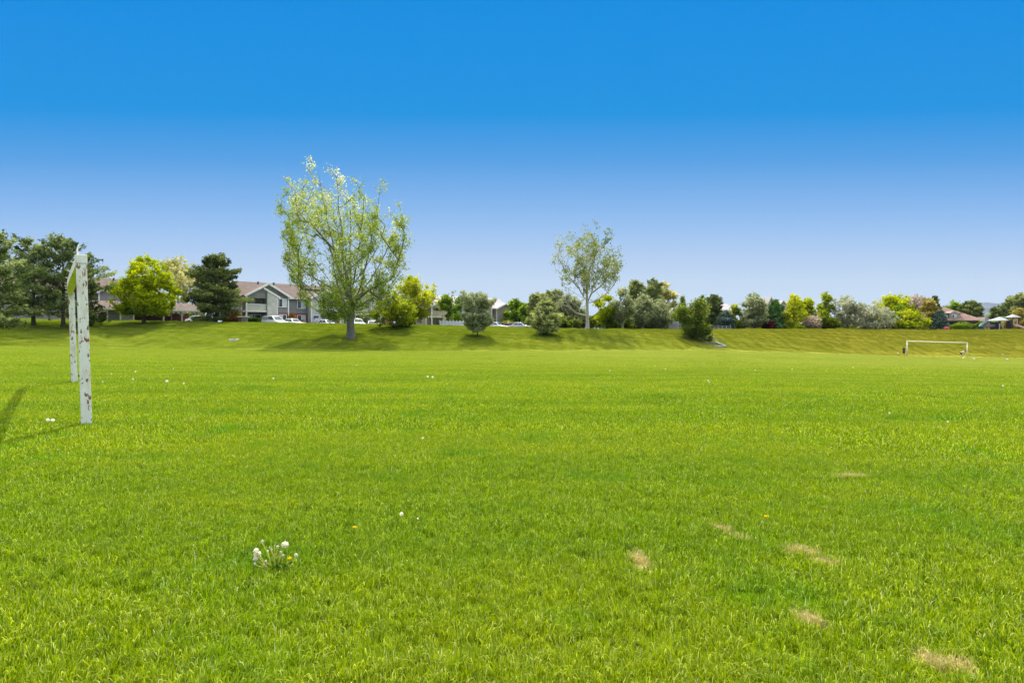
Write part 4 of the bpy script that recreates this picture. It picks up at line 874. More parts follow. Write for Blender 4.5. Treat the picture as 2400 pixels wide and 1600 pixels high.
panel_fence(1568, 1600, 108, 107, 1.55, 3, 'weathered grey board fence left of the big dark shrub', 'concrete')
def rail_fence():
    a, b = at(1664, 110), at(1712, 110); d = b-a; ln = d.xy.length; t = empty('rail_fence', a, math.atan2(d.y, d.x), 'low thin grey rail fence in front of the blue green spruce', 'fence')
    for k in range(6): x = ln*k/5; MB().box(x-.04, x+.04, -.04, .04, -.1, .72).build('post', M['concrete'], t)
    for z in (.32, .64): MB().box(0, ln, -.065, -.041, z-.03, z+.03).build('rail', M['concrete'], t)
rail_fence()

# ------------------------------------------------------------------ vehicles
def car(kind, px, D, rz, paint, label, up=0.0):
    L_, H, W = {'van': (4.9, 1.76, 1.9), 'sedan': (4.6, 1.42, 1.8), 'suv': (4.6, 1.72, 1.85)}[kind]; bt = {'van': .98, 'sedan': .86, 'suv': 1.0}[kind]
    p = at(px, D, up); t = empty('parked_car', p, rz, label, 'car', 'cars parked along the lot behind the bank')
    h = L_/2; g = .2
    prof = {'van': [(-h, .45), (-h+.04, .95), (-h+.1, bt), (.95, bt+.02), (h-.25, .78), (h, .6), (h, .32), (h-.1, g), (-h+.1, g)],
            'sedan': [(-h, .45), (-h+.05, .8), (-h+.2, bt), (.8, bt), (h-.3, .70), (h, .55), (h, .3), (h-.1, g), (-h+.1, g)],
            'suv': [(-h, .45), (-h+.03, .95), (-h+.06, bt), (.9, bt), (h-.15, .86), (h, .65), (h, .34), (h-.1, g+.05), (-h+.1, g+.05)]}[kind]
    b = MB(); b.prism([(x, z) for x, z in prof], 'y', -W/2, W/2); b.build('body', paint, t, .07, 3, True)
    lo, hi = {'van': ((-h+.06, 1.35), (-h+.25, .25)), 'sedan': ((-h+.45, .95), (-h+1.25, .15)), 'suv': ((-h+.06, 1.05), (-h+.35, .2))}[kind]
    wl, wh = W/2*.94, W/2*.72
    V = [(lo[0], -wl, bt-.03), (lo[1], -wl, bt-.03), (lo[1], wl, bt-.03), (lo[0], wl, bt-.03), (hi[0], -wh, H), (hi[1], -wh, H), (hi[1], wh, H), (hi[0], wh, H)]
    Fc = [(0, 3, 2, 1), (4, 5, 6, 7), (0, 1, 5, 4), (1, 2, 6, 5), (2, 3, 7, 6), (3, 0, 4, 7)]
    c = MB(); c.add(V, Fc); c.build('cabin', paint, t, .05, 2, True)
    V = [Vector(v) for v in V]
    def pane(q, u0, u1, v0, v1):
        a, b_, c_, d = q; pt = lambda u, v: (a*(1-u)+b_*u)*(1-v)+(d*(1-u)+c_*u)*v
        P = [pt(u0, v0), pt(u1, v0), pt(u1, v1), pt(u0, v1)]; n = (P[1]-P[0]).cross(P[3]-P[0]).normalized(); m = MB(); m.add([x+n*.012 for x in P]+[x-n*.03 for x in P], [(0, 1, 2, 3), (7, 6, 5, 4), (0, 4, 5, 1), (1, 5, 6, 2), (2, 6, 7, 3), (3, 7, 4, 0)])
        m.build('window', M['glass'], t)
    pane([V[1], V[2], V[6], V[5]], .08, .92, .1, .9); pane([V[3], V[0], V[4], V[7]], .1, .9, .3, .9)
    for q in ([V[0], V[1], V[5], V[4]], [V[2], V[3], V[7], V[6]]): pane(q, .08, .48, .14, .86); pane(q, .52, .92, .14, .86)
    for sx_ in (-1, 1):
        for sy in (-1, 1):
            x = sx_*h*.63; y = sy*(W/2-.1)
            wv = MB().lathe([(.24, -.11), (.33, -.1), (.345, 0), (.33, .1), (.24, .11)], 18, (x, y, .34), 'y').build('wheel', M['tyre'], t, 0, 1, True)
            MB().lathe([(.05, sy*.118), (.21, sy*.115), (.22, sy*.08)], 14, (x, y, .34), 'y').build('rim', M['rim'], wv)
        MB().box(h-.14, h-.0+.01, sx_*W/2*.84-.17, sx_*W/2*.84+.1, .58, .72).build('headlight', M['lamp_glass'], t, .02, 1)
        MB().box(-h-.01, -h+.12, sx_*W/2*.84-.14, sx_*W/2*.84+.12, .62, .84).build('tail_light', M['lamp_red'], t, .02, 1)
    return t
car('van', 644, 95.0, R(-32), M['car_white'], 'white minivan beside the clipped hedge, nose pointing right')
car('sedan', 688, 96.0, R(-30), M['car_white'], 'white low sedan parked right of the white minivan')
car('suv', 748, 100, R(-100), M['car_navy'], 'dark navy car by the blue door, left of two white cars')
car('sedan', 768, 98.5, R(-35), M['car_white'], 'white sedan next to the dark navy car')
car('suv', 838, 101, R(-60), M['car_white'], 'white car half hidden just right of the thick grey trunk')
car('sedan', 873, 100, R(-75), M['car_white'], 'white car peeping out left of the fountain shaped shrub', -.1)
car('sedan', 470, 92.5, R(-15), M['car_white'], 'white sedan at the right end of the carport')
car('sedan', 1164, 108, R(-25), M['car_white'], 'white car just right of the rounded grey green pine')
car('sedan', 1188, 112, R(178), M['car_red'], 'red car in front of the low brown roofed garages')
car('sedan', 1222, 111, R(-20), M['car_silver'], 'pale lavender grey car right of the red car')
car('suv', 888, 106, R(-90), M['car_white'], 'white car behind the fountain shaped shrub')

# ------------------------------------------------------------------ concrete drain in the foot of the bank
def drain():
    p = hit(1674, 811); t = empty('drain_outlet', p, 0, 'concrete storm drain headwall with sloping wing walls and a dark mouth', 'drain')
    s = p.y/F; m = M['drain_concrete']
    MB().box(-1.0, .75, 1.6, 1.85, -.3, .62).build('headwall', m, t, .02); MB().box(-.85, .45, 1.50, 1.595, .0, .40).build('mouth', M['dark_metal'], t)
    MB().add([(.76, 1.85, -.3), (1.05, 1.85, -.3), (1.95, -.3, -.3), (1.7, -.3, -.3), (.76, 1.85, .66), (1.05, 1.85, .66), (1.95, -.3, .05), (1.7, -.3, .05)], [(0, 3, 2, 1), (4, 5, 6, 7), (0, 1, 5, 4), (1, 2, 6, 5), (2, 3, 7, 6), (3, 0, 4, 7)]).build('wing_wall', m, t)
    MB().add([(-1.05, 1.85, -.3), (-1.3, 1.85, -.3), (-1.5, .6, -.3), (-1.25, .6, -.3), (-1.05, 1.85, .62), (-1.3, 1.85, .62), (-1.5, .6, .18), (-1.25, .6, .18)], [(0, 3, 2, 1), (4, 5, 6, 7), (0, 1, 5, 4), (1, 2, 6, 5), (2, 3, 7, 6), (3, 0, 4, 7)]).build('wing_wall', m, t)
    MB().add([(-1.05, 1.59, -.3), (.75, 1.59, -.3), (1.68, -.4, -.4), (-.1, -.4, -.4), (-1.05, 1.59, .12), (.75, 1.59, .12), (1.68, -.4, .02), (-.1, -.4, .02)], [(0, 3, 2, 1), (4, 5, 6, 7), (0, 1, 5, 4), (1, 2, 6, 5), (2, 3, 7, 6), (3, 0, 4, 7)]).build('apron', m, t)
    for pts in ([(1.0, 2.6, 1.35), (1.75, 1.5, 1.0)], [(-1.3, 2.9, 1.15), (-.95, 2.4, .95)]):
        r = MB().bar(pts[0], pts[1], .06, .06).build('handrail', M['drain_concrete'], t)
        for q in pts: MB().bar(q, (q[0], q[1], q[2]-1.2), .05, .05).build('rail_post', M['drain_concrete'], r)
drain()
def cover():
    p = hit(549, 797); t = empty('drain_cover', p, 0, 'pale concrete and pinkish utility slab lying on the left bank', 'drain cover')
    MB().box(-.5, .5, -.42, .4, -.2, .16).build('slab', M['cream'], t, .03); MB().box(.05, .44, -.44, .34, .163, .2).build('lid', M['stone'], t, .02); MB().lathe([(.12, .163), (.12, .19), (.02, .2)], 10, (-.25, 0, 0)).build('cap', M['dark_metal'], t)
cover()

# ------------------------------------------------------------------ playground
def tower(px, D, wpx, ytop, yeave, label, arch, slide, mats):
    p = at(px, D); s = D/F; z0 = p.z; Z = lambda y: zpix(y, D)-z0; W = wpx*s
    t = empty('play_tower', p, R(8), label, 'playground tower', 'playground towers on the right crest'); ap, ev = Z(ytop), Z(yeave); hw = W/2
    r = MB(); r.add([(-hw, -hw*.8, ev), (hw, -hw*.8, ev), (hw, hw*.8, ev), (-hw, hw*.8, ev), (-hw, -hw*.8, ev+.08), (hw, -hw*.8, ev+.08), (hw, hw*.8, ev+.08), (-hw, hw*.8, ev+.08), (0, 0, ap)],
                    [(0, 3, 2, 1), (0, 1, 5, 4), (1, 2, 6, 5), (2, 3, 7, 6), (3, 0, 4, 7), (4, 5, 8), (5, 6, 8), (6, 7, 8), (7, 4, 8)]); r.build('roof', mats[0], t)
    q = hw*.72
    for sx_ in (-1, 1):
        for sy in (-1, 1): MB().box(sx_*q-.07, sx_*q+.07, sy*q*.8-.07, sy*q*.8+.07, -.1, ev).build('post', mats[1], t)
    MB().box(-q+.08, q-.08, -q*.8+.08, q*.8-.08, 1.05 if slide else .25, 1.15 if slide else .35).build('deck', mats[1], t)
    MB().box(-q+.075, q-.075, q*.8-.03, q*.8+.03, .1, ev*.86).build('back_panel', mats[3], t)
    a0, a1, b0, b1 = arch; f = MB(); f.box(a0, a0+.22, -q*.8-.1, -q*.8-.02, b0, b1); f.box(a1-.22, a1, -q*.8-.1, -q*.8-.02, b0, b1); f.box(a0+.22, a1-.22, -q*.8-.1, -q*.8-.02, b1-.25, b1); f.build('entrance_frame', M['salmon'], t, .04, 2)
    if slide:
        c = MB(); pts = [Vector((a0+.35+k*.17, -q*.8-.12-k*.26, 1.12-1.0*(k/7)**.8)) for k in range(8)]
        for i in range(7):
            u, v = pts[i], pts[i+1]; c.add([u+Vector((-.28, 0, 0)), u+Vector((.28, 0, 0)), v+Vector((.28, 0, 0)), v+Vector((-.28, 0, 0)), u+Vector((-.28, 0, .06)), u+Vector((.28, 0, .06)), v+Vector((.28, 0, .06)), v+Vector((-.28, 0, .06))], [(0, 3, 2, 1), (4, 5, 6, 7), (0, 1, 5, 4), (1, 2, 6, 5), (2, 3, 7, 6), (3, 0, 4, 7)])
            for e in (-.3, .3): c.bar(u+Vector((e, 0, .12)), v+Vector((e, 0, .12)), .06, .26)
        c.build('slide', M['salmon'], t)
    return t
M['salmon'] = solid('salmon_plastic', (.62, .42, .34), .5, .06)
M['play_roof'] = solid('grey_green_play_roof', (.30, .34, .335), .5, .1); M['play_navy'] = solid('navy_panel', (.05, .065, .12), .5); M['play_brown'] = solid('brown_play_post', (.12, .075, .04), .6); M['play_green'] = solid('dark_green_plastic', (.01, .07, .045), .35, .1, 3, 0, 0, .5)
tower(2343, 127, 36, 742, 752, 'wide playground tower with pale grey green roof and navy panels', (-1.35, -.25, .05, 1.35), False, (M['play_roof'], M['play_navy'], M['salmon'], M['play_navy']))
tower(2374, 126, 23, 736, 744, 'taller playground tower with pale roof and a salmon arched slide', (-.75, .45, 1.0, 2.3), True, (M['play_roof'], M['play_brown'], M['salmon'], M['play_brown']))
def tube_slide():
    p = at(2301, 126); t = empty('tube_slide', p, 0, 'dark green tube slide at the left end of the playground', 'slide')
    MB().tube([(1.2, .6, 1.5), (.7, .4, 1.35), (.1, .1, 1.05), (-.45, -.15, .6), (-.75, -.3, .42)], [.42, .42, .42, .42, .42], 14).build('tube', M['play_green'], t, 0, 1, True)
    MB().lathe([(.45, -.05), (.47, 0), (.45, .05)], 14, (1.22, .6, 1.5), 'x').build('collar', M['play_roof'], t); MB().box(.2, .34, .1, .24, -.1, .75).build('support_post', M['play_navy'], t); MB().box(-1.4, -.5, -.7, .1, -.05, .12).build('landing_mat', M['concrete'], t)
tube_slide()
def bridge():
    p = at(2319, 127.5); t = empty('play_bridge', p, 0, 'low brown play bridge between the green tube slide and the wide tower', 'play bridge')
    MB().box(-.95, .95, -.4, .4, .55, .65).build('deck', M['play_brown'], t)
    for y in (-.44, .42): MB().box(-.95, .95, y, y+.03, .66, 1.25).build('side_panel', M['stone'], t)
    for x in (-.9, .9): MB().box(x-.05, x+.05, -.38, -.28, -.1, .549).build('leg', M['play_brown'], t)
bridge()
def pink_car():
    p = at(2219, 117); t = empty('toy_playhouse', p, R(10), 'small pink plastic toy cabin by the rose roofed house', 'toy')
    m = solid('pink_plastic', (.62, .10, .15), .4); MB().box(-.5, .45, -.3, .3, .08, .42).build('body', m, t, .06); MB().prism([(-.42, .425), (.3, .425), (.22, .62), (-.3, .62)], 'y', -.25, .25).build('cab', m, t, .03)
    for x in (-.3, .28):
        for y in (-.32, .32): MB().lathe([(.12, -.04), (.13, 0), (.12, .04)], 12, (x, y, .13), 'y').build('wheel', M['tyre'], t)
pink_car()
def bin_():
    p = at(2041, 118); t = empty('utility_box', p, R(5), 'black box standing under the silvery willow like tree', 'box'); MB().box(-.48, .48, -.3, .3, -.05, .62).build('body', M['dark_metal'], t, .02); MB().box(-.52, .52, -.34, .34, .623, .70).build('lid', M['dark_metal'], t, .02)
bin_()

# ------------------------------------------------------------------ goals
def rustmat():
    m, t, o = newmat('chipped_white_paint_with_rust'); b = N(t, 'ShaderNodeBsdfPrincipled'); tcx = N(t, 'ShaderNodeTexCoord')
    mp = N(t, 'ShaderNodeMapping'); mp.inputs['Scale'].default_value = (1, 1, .42); L(t, tcx.outputs['Object'], mp.inputs[0])
    def nz(s, d, v=None):
        n = N(t, 'ShaderNodeTexNoise'); n.inputs['Scale'].default_value = s; n.inputs['Detail'].default_value = d; n.inputs['Roughness'].default_value = .65; L(t, v or mp.outputs[0], n.inputs[0]); return n.outputs['Fac']
    def rp(f, st):
        r = N(t, 'ShaderNodeValToRGB'); setramp(r, st); L(t, f, r.inputs[0]); return r.outputs[0]
    def mix(f, a, c, mode='MIX'):
        q = N(t, 'ShaderNodeMix', data_type='RGBA', blend_type=mode); L(t, f, q.inputs['Factor'])
        for s, v in (('A', a), ('B', c)):
            if isinstance(v, tuple): q.inputs[s].default_value = (*v, 1)
            else: L(t, v, q.inputs[s])
        return q.outputs['Result']
    base = rp(nz(5, 6), [(.3, (.72, .69, .61)), (.7, (.84, .82, .75))])
    stain = rp(nz(7, 8), [(.50, (0,)*3), (.68, (.55,)*3)]); c = mix(stain, base, (.52, .36, .20))
    chip = rp(nz(23, 6), [(.585, (0,)*3), (.61, (1,)*3)]); c = mix(chip, c, (.22, .085, .04))
    big = rp(nz(4.1, 7), [(.585, (0,)*3), (.625, (1,)*3)]); c = mix(big, c, (.36, .12, .035))
    L(t, c, b.inputs['Base Color']); b.inputs['Roughness'].default_value = .6
    bp = N(t, 'ShaderNodeBump'); bp.inputs['Strength'].default_value = .4; bp.inputs['Distance'].default_value = .004; bp.invert = True; L(t, chip, bp.inputs['Height']); L(t, bp.outputs[0], b.inputs['Normal'])
    L(t, b.outputs[0], o.inputs[0]); return m
def near_goal():
    m = rustmat(); A = hit(203, 996); Bp = hit(174.5, 897); d = (Bp-A).xy; ang = math.atan2(d.y, d.x); ln = d.length
    t = empty('goal', A, ang, 'rusty chipped white square tube football goal seen almost end on', 'goal', 'football goals'); t.rotation_euler = (R(-1.5), R(.1), ang)
    rust = solid('rusty_steel', (.22, .09, .045), .85, .4, 20, .5); w_ = .062
    hz = zpix(600, A.y)-A.z; hz2 = hz-.01
    dzb = Bp.z-A.z
    for k, (x, z0, z1) in enumerate(((0, -.25, hz-.115), (ln, dzb-.25, dzb+hz-.14))):
        mb = MB(); n = 24
        p = mb.box(x-w_, x+w_, -w_, w_, z0, z1).build('post', m, t, .006, 2)
        p.rotation_euler = (0, 0, 0)
        if k == 0: MB().box(x-w_-.007, x+w_+.007, -w_-.007, w_+.007, z1+.002, z1+.125).build('corner_sleeve', m, t, .006, 2)
        mb = MB()
        for q in range(3): mb.lathe([(.016, 0), (.016, .02), (.008, .024)], 6, (x, w_-.004, z1-.35-.62*q), 'y')
        mb.build('net_hook', rust, p)
    # the crossbar sags and is a little bent towards the back
    mb = MB(); n = 18; P = []
    for i in range(n+1):
        q = i/n; P.append(Vector((w_+.008+(ln-w_*2-.008)*q+(w_*1.0*q), .05*math.sin(math.pi*q)+.012*q, hz-.065+(dzb-.04)*q-.06*math.sin(math.pi*q))))
    V = []; Fs = []
    for p in P:
        for (a, b) in ((-w_, -w_), (w_, -w_), (w_, w_), (-w_, w_)): V.append((p.x, p.y+a, p.z+b))
    for i in range(n):
        for j in range(4): Fs.append((i*4+j, i*4+(j+1) % 4, i*4+4+(j+1) % 4, i*4+4+j))
    Fs += [(0, 1, 2, 3), tuple(range(n*4, n*4+4))]; cb = MB().add(V, Fs).build('crossbar', m, t, .006, 2)
    for i in (1, 4, 7, 10, 13, 16):
        p = P[i]; MB().tube([(p.x, p.y+w_-.01, p.z+.03), (p.x, p.y+w_+.03, p.z+.033), (p.x, p.y+w_+.035, p.z+.055)], .007, 6).build('net_hook', m, cb)
    MB().tube([(-.01, .035, hz-.01), (-.015, .045, hz+.06), (.01, .03, hz+.13), (.0, .025, hz+.15)], [.012, .011, .009, .007], 6).build('bent_hook', m, t)
near_goal()
def far_goal():
    A = hit(2126, 833); Bq = at(2267, A.y-1.0); A = at(2126, A.y); d = (Bq-A).xy; ang = math.atan2(d.y, d.x); ln = d.length
    t = empty('goal', A, ang, 'small cream white football goal at the far right of the pitch', 'goal', 'football goals'); m = solid('cream_goal_paint', (.74, .70, .52), .55, .08)
    h = 2.42; dz = Bq.z-A.z
    for x, z in ((0, 0), (ln, dz)): MB().tube([(x, 0, z-.2), (x, 0, z+h-.09)], .085, 12).build('post', m, t, 0, 1, True)
    MB().tube([(-.085, 0, h), (ln*.5, 0, h-.015+dz/2), (ln+.085, 0, h+dz)], .09, 12).build('crossbar', m, t, 0, 1, True)
    return A, Bq
GA, GB = far_goal()

# ------------------------------------------------------------------ people by the far goal
def skinned(name, joints, edges, mat, parent, sub=2, root='pelvis'):
    names = list(joints); ix = {k: i for i, k in enumerate(names)}
    me = bpy.data.meshes.new(name); me.from_pydata([joints[k][0] for k in names], [(ix[a], ix[b]) for a, b in edges], []); me.update()
    o = bpy.data.objects.new(name, me); COL.objects.link(o)
    sk = o.modifiers.new('skin', 'SKIN'); sk.use_smooth_shade = True
    for k in names:
        v = me.skin_vertices[0].data[ix[k]]; r = joints[k][1]; v.radius = (r, r) if not isinstance(r, tuple) else r; v.use_root = (k == root)
    sb = o.modifiers.new('sub', 'SUBSURF'); sb.levels = sub; sb.render_levels = sub
    dg = bpy.context.evaluated_depsgraph_get(); m2 = bpy.data.meshes.new_from_object(o.evaluated_get(dg)); m2.name = name
    bpy.data.objects.remove(o); return link(name, m2, mat, parent)
SKIN = solid('skin', (.50, .30, .21), .6, .06); HAIR = solid('dark_hair', (.035, .022, .015), .7, .2, 20)
def V3(*a): return Vector(a)
def person(base, rz, label, pose, top, bottom, shoes):
    t = empty('person', base, rz, label, 'person')
    J = dict(pose); E = [('pelvis', 'waist'), ('waist', 'chest'), ('chest', 'neck'), ('neck', 'jaw'), ('jaw', 'skull'), ('jaw', 'nose')]
    hd = (J['skull'][0]-J['jaw'][0]).normalized(); fw = (J['nose'][0]-J['jaw'][0]); fw = (fw-hd*fw.dot(hd)).normalized(); sd = fw.cross(hd).normalized()
    for s, sg in (('l', 1), ('r', -1)):
        E += [('chest', s+'sh'), (s+'sh', s+'el'), (s+'el', s+'wr'), (s+'wr', s+'palm'), ('pelvis', s+'hip'), (s+'hip', s+'kn'), (s+'kn', s+'an'), (s+'an', s+'toe')]
        w_ = J[s+'wr'][0]; pm = J[s+'palm'][0]; d = (pm-w_).normalized(); side = d.cross(V3(0, 1, 0) if abs(d.y) < .9 else V3(1, 0, 0)).normalized(); cu = side.cross(d)
        for i, ln in enumerate((.075, .085, .08, .062)):
            a = pm+side*(i-1.5)*.02+d*.02; b = a+d*ln*.55+cu*.008; c = b+d*ln*.35+cu*.03
            J[s+'f%da' % i] = (a, .0095); J[s+'f%db' % i] = (b, .009); J[s+'f%dc' % i] = (c, .008); E += [(s+'palm', s+'f%da' % i), (s+'f%da' % i, s+'f%db' % i), (s+'f%db' % i, s+'f%dc' % i)]
        a = w_+d*.04+side*-.035*sg; J[s+'t1'] = (a, .011); J[s+'t2'] = (a+d*.04-side*.02*sg+cu*.015, .010); E += [(s+'wr', s+'t1'), (s+'t1', s+'t2')]
        J[s+'ear'] = (J['jaw'][0].lerp(J['skull'][0], .35)+sd*.085*sg, .016); E += [('skull', s+'ear')]
    skinned('body', J, E, SKIN, t)
    def cloth(name, keys, edges, grow, mat, root, cut=()):
        two = lambda r: np.array(r if isinstance(r, tuple) else (r, r), float)
        K = {k: (J[k][0], tuple(two(J[k][1])+grow)) for k in keys}
        for (k, a, b, f) in cut: K[k] = (J[a][0].lerp(J[b][0], f), tuple(two(J[a][1])*(1-f)+two(J[b][1])*f+grow))
        return skinned(name, K, edges, mat, t, 2, root)
    cut = [(s+'slv', s+'sh', s+'el', .75) for s in 'lr']+[('hem', 'pelvis', 'waist', .15)]
    cloth('shirt', ['waist', 'chest', 'lsh', 'rsh'], [('hem', 'waist'), ('waist', 'chest'), ('chest', 'lsh'), ('chest', 'rsh'), ('lsh', 'lslv'), ('rsh', 'rslv')], .022, top, 'chest', cut)
    f = bottom[1]; cut = [(s+'cuff', s+'kn', s+'an', f) if f >= 0 else (s+'cuff', s+'hip', s+'kn', 1+f) for s in 'lr']
    ks = ['pelvis', 'lhip', 'rhip']+(['lkn', 'rkn'] if f >= 0 else []); ed = [('pelvis', 'lhip'), ('pelvis', 'rhip')]
    for s in 'lr': ed += [(s+'hip', s+'kn'), (s+'kn', s+'cuff')] if f >= 0 else [(s+'hip', s+'cuff')]
    cloth('trousers' if f >= 0 else 'shorts', ks, ed, .018, bottom[0], 'pelvis', cut)
    for s in 'lr': skinned('shoe', {'a': (J[s+'an'][0]-V3(0, 0, .03), .055), 'b': (J[s+'toe'][0], .042)}, [('a', 'b')], shoes, t, 1, 'a')
    hm = MB(); c = J['jaw'][0].lerp(J['skull'][0], .62)-fw*.018; rot = Matrix((sd, fw, hd)).transposed()
    g = 12
    for i in range(7):
        pass
    prof = [(.112*math.sin(a), .122*math.cos(a)) for a in np.linspace(.03, 1.75, 9)]
    hv = MB().lathe(prof, 16); hv.v = [tuple(c+rot @ Vector((x, y*1.06-(.02 if z < .02 else 0), z))) for x, y, z in hv.v]; hv.build('hair', HAIR, t, 0, 1, True)
    for sg in (1, -1):
        e = J['jaw'][0].lerp(J['skull'][0], .42)+fw*.088+sd*.032*sg; MB().lathe([(.002, -.009), (.008, -.004), (.009, 0), (.008, .004), (.002, .009)], 8, tuple(e)).build('eye', HAIR, t)
    return t
DARK = solid('black_cloth', (.016, .014, .022), .9, .2, 9); WHITE = solid('white_cloth', (.80, .80, .80), .85, .04, 9); NAVY = solid('navy_cloth', (.018, .018, .035), .9, .2, 9); SHOE = solid('brown_shoes', (.13, .07, .045), .7)
def standing(h):
    k = h/1.75; j = lambda x, y, z, r: (V3(x*k, y*k, z*k), r*k if not isinstance(r, tuple) else tuple(q*k for q in r))
    P = dict(pelvis=j(0, 0, .95, (.15, .105)), waist=j(0, 0, 1.10, (.14, .10)), chest=j(0, .01, 1.36, (.165, .11)), neck=j(0, 0, 1.50, .058), jaw=j(0, -.015, 1.585, .07), skull=j(0, .0, 1.675, .088), nose=j(0, -.085, 1.60, .022))
    for s, g in (('l', 1), ('r', -1)):
        P.update({s+'sh': j(.19*g, .01, 1.42, .062), s+'el': j(.245*g, .04, 1.13, .045), s+'wr': j(.235*g, -.06, .89, .03), s+'palm': j(.23*g, -.08, .81, .033),
                  s+'hip': j(.09*g, 0, .90, .092), s+'kn': j(.10*g, -.015, .50, .062), s+'an': j(.10*g, .02, .09, .043), s+'toe': j(.12*g, -.13, .035, .036)})
    return P
def bending(h):
    k = h/1.75; j = lambda x, y, z, r: (V3(x*k, y*k, z*k), r*k if not isinstance(r, tuple) else tuple(q*k for q in r))
    P = dict(pelvis=j(0, .20, .80, (.15, .12)), waist=j(0, .10, .95, (.14, .11)), chest=j(0, -.13, 1.13, (.165, .12)), neck=j(0, -.28, 1.17, .058), jaw=j(0, -.37, 1.14, .07), skull=j(0, -.46, 1.15, .088), nose=j(0, -.385, 1.055, .022))
    for s, g in (('l', 1), ('r', -1)):
        P.update({s+'sh': j(.18*g, -.19, 1.11, .062), s+'el': j(.20*g, -.28, .83, .045), s+'wr': j(.15*g, -.38, .59, .03), s+'palm': j(.13*g, -.41, .52, .033),
                  s+'hip': j(.10*g, .18, .76, .092), s+'kn': j(.13*g, -.05, .47, .062), s+'an': j(.13*g, .08, .09, .043), s+'toe': j(.15*g, -.07, .035, .036)})
    return P
person(at(2118.5, GA.y-.3), R(160), 'person in black shirt and long black shorts standing beside the left far goal post', standing(1.5), DARK, (DARK, .25), SHOE)
person(at(2255, GB.y+.2), R(55), 'person in white shirt and navy shorts bending down beside the right far goal post', bending(1.55), WHITE, (NAVY, -.25), SHOE)
BALLM = solid('white_ball', (.8, .8, .76), .5, .05)
def ball(px, py, label):
    p = hit(px, py); t = empty('football', p+Vector((0, 0, .11)), 0, label, 'ball', 'white balls lying around the far goal'); me = bpy.data.meshes.new('ball'); bm = bmesh.new(); bmesh.ops.create_icosphere(bm, subdivisions=3, radius=.105)
    for f in bm.faces: f.smooth = True
    bm.to_mesh(me); bm.free(); link('shell', me, BALLM, t)
    bm = bmesh.new(); bmesh.ops.create_icosphere(bm, subdivisions=1, radius=.101); k = MB()
    for v in bm.verts[:12]:
        n = v.co.normalized(); a = n.orthogonal().normalized(); b = n.cross(a); q = [n*.1015+(a*math.cos(x)+b*math.sin(x))*.029 for x in np.arange(5)*2*math.pi/5]; k.add(q+[x*1.035 for x in q], [(4, 3, 2, 1, 0), (5, 6, 7, 8, 9)]+[(i, (i+1) % 5, 5+(i+1) % 5, 5+i) for i in range(5)])
    bm.free(); k.build('dark_patches', DARK, t)
for a in ((2105, 829, 'white football left of the person in black'), (2258, 841, 'white football just in front of the bending person'), (2283, 843, 'white football on the grass right of the right far goal post'),
          (2350, 832, 'white football farthest right, against the foot of the bank'), (2361, 844, 'white football farthest right on the open grass')): ball(*a)

# ------------------------------------------------------------------ dandelions
M['puff'] = leafmat('dandelion_seed_fluff', (.62, .58, .46), (.84, .80, .66), (.92, .90, .80), .45); M['puff'].name = 'dandelion_seed_fluff'
M['stem'] = solid('pale_stem', (.46, .44, .06), .6, .25, 30); M['petal'] = leafmat('dandelion_petal', (.66, .48, .005), (.80, .62, .015), (.85, .72, .05), .3); M['rosette'] = leafmat('dandelion_leaf', (.02, .05, .006), (.05, .11, .01), (.10, .18, .02), .35)
rngd = np.random.default_rng(77)
def puff_mesh(r, n=260):
    d = rngd.normal(size=(n, 3)); d /= np.linalg.norm(d, axis=1)[:, None]; C = d*r*(.45+.55*rngd.random((n, 1))**.4); return leaf_mesh('seed_head', C, r*.22, rngd.normal(.6, .2, n), rngd, 1.6)
def bud_mesh(r):
    n = 60; d = rngd.normal(size=(n, 3)); d /= np.linalg.norm(d, axis=1)[:, None]; return leaf_mesh('bud', d*np.array([.5, .5, 1])*r+np.array([0, 0, r*.5]), r*.5, rngd.normal(.4, .2, n), rngd, 1.6)
def flower_mesh(r):
    n = 90; a = rngd.random(n)*6.283; q = r*rngd.random(n)**.5; return leaf_mesh('flower', np.column_stack([np.cos(a)*q, np.sin(a)*q, .004+.006*rngd.random(n)]), r*.25, rngd.normal(.5, .2, n), rngd, 1.8)
def curve_stem(b, e, r):
    b, e = Vector(b), Vector(e); c = Vector((b.x+(e.x-b.x)*.35, b.y+(e.y-b.y)*.35, b.z+(e.z-b.z)*.62)); return MB().tube([(1-q)**2*b+2*q*(1-q)*c+q*q*e for q in np.linspace(0, 1, 6)], [r]*5+[r*.8], 6)
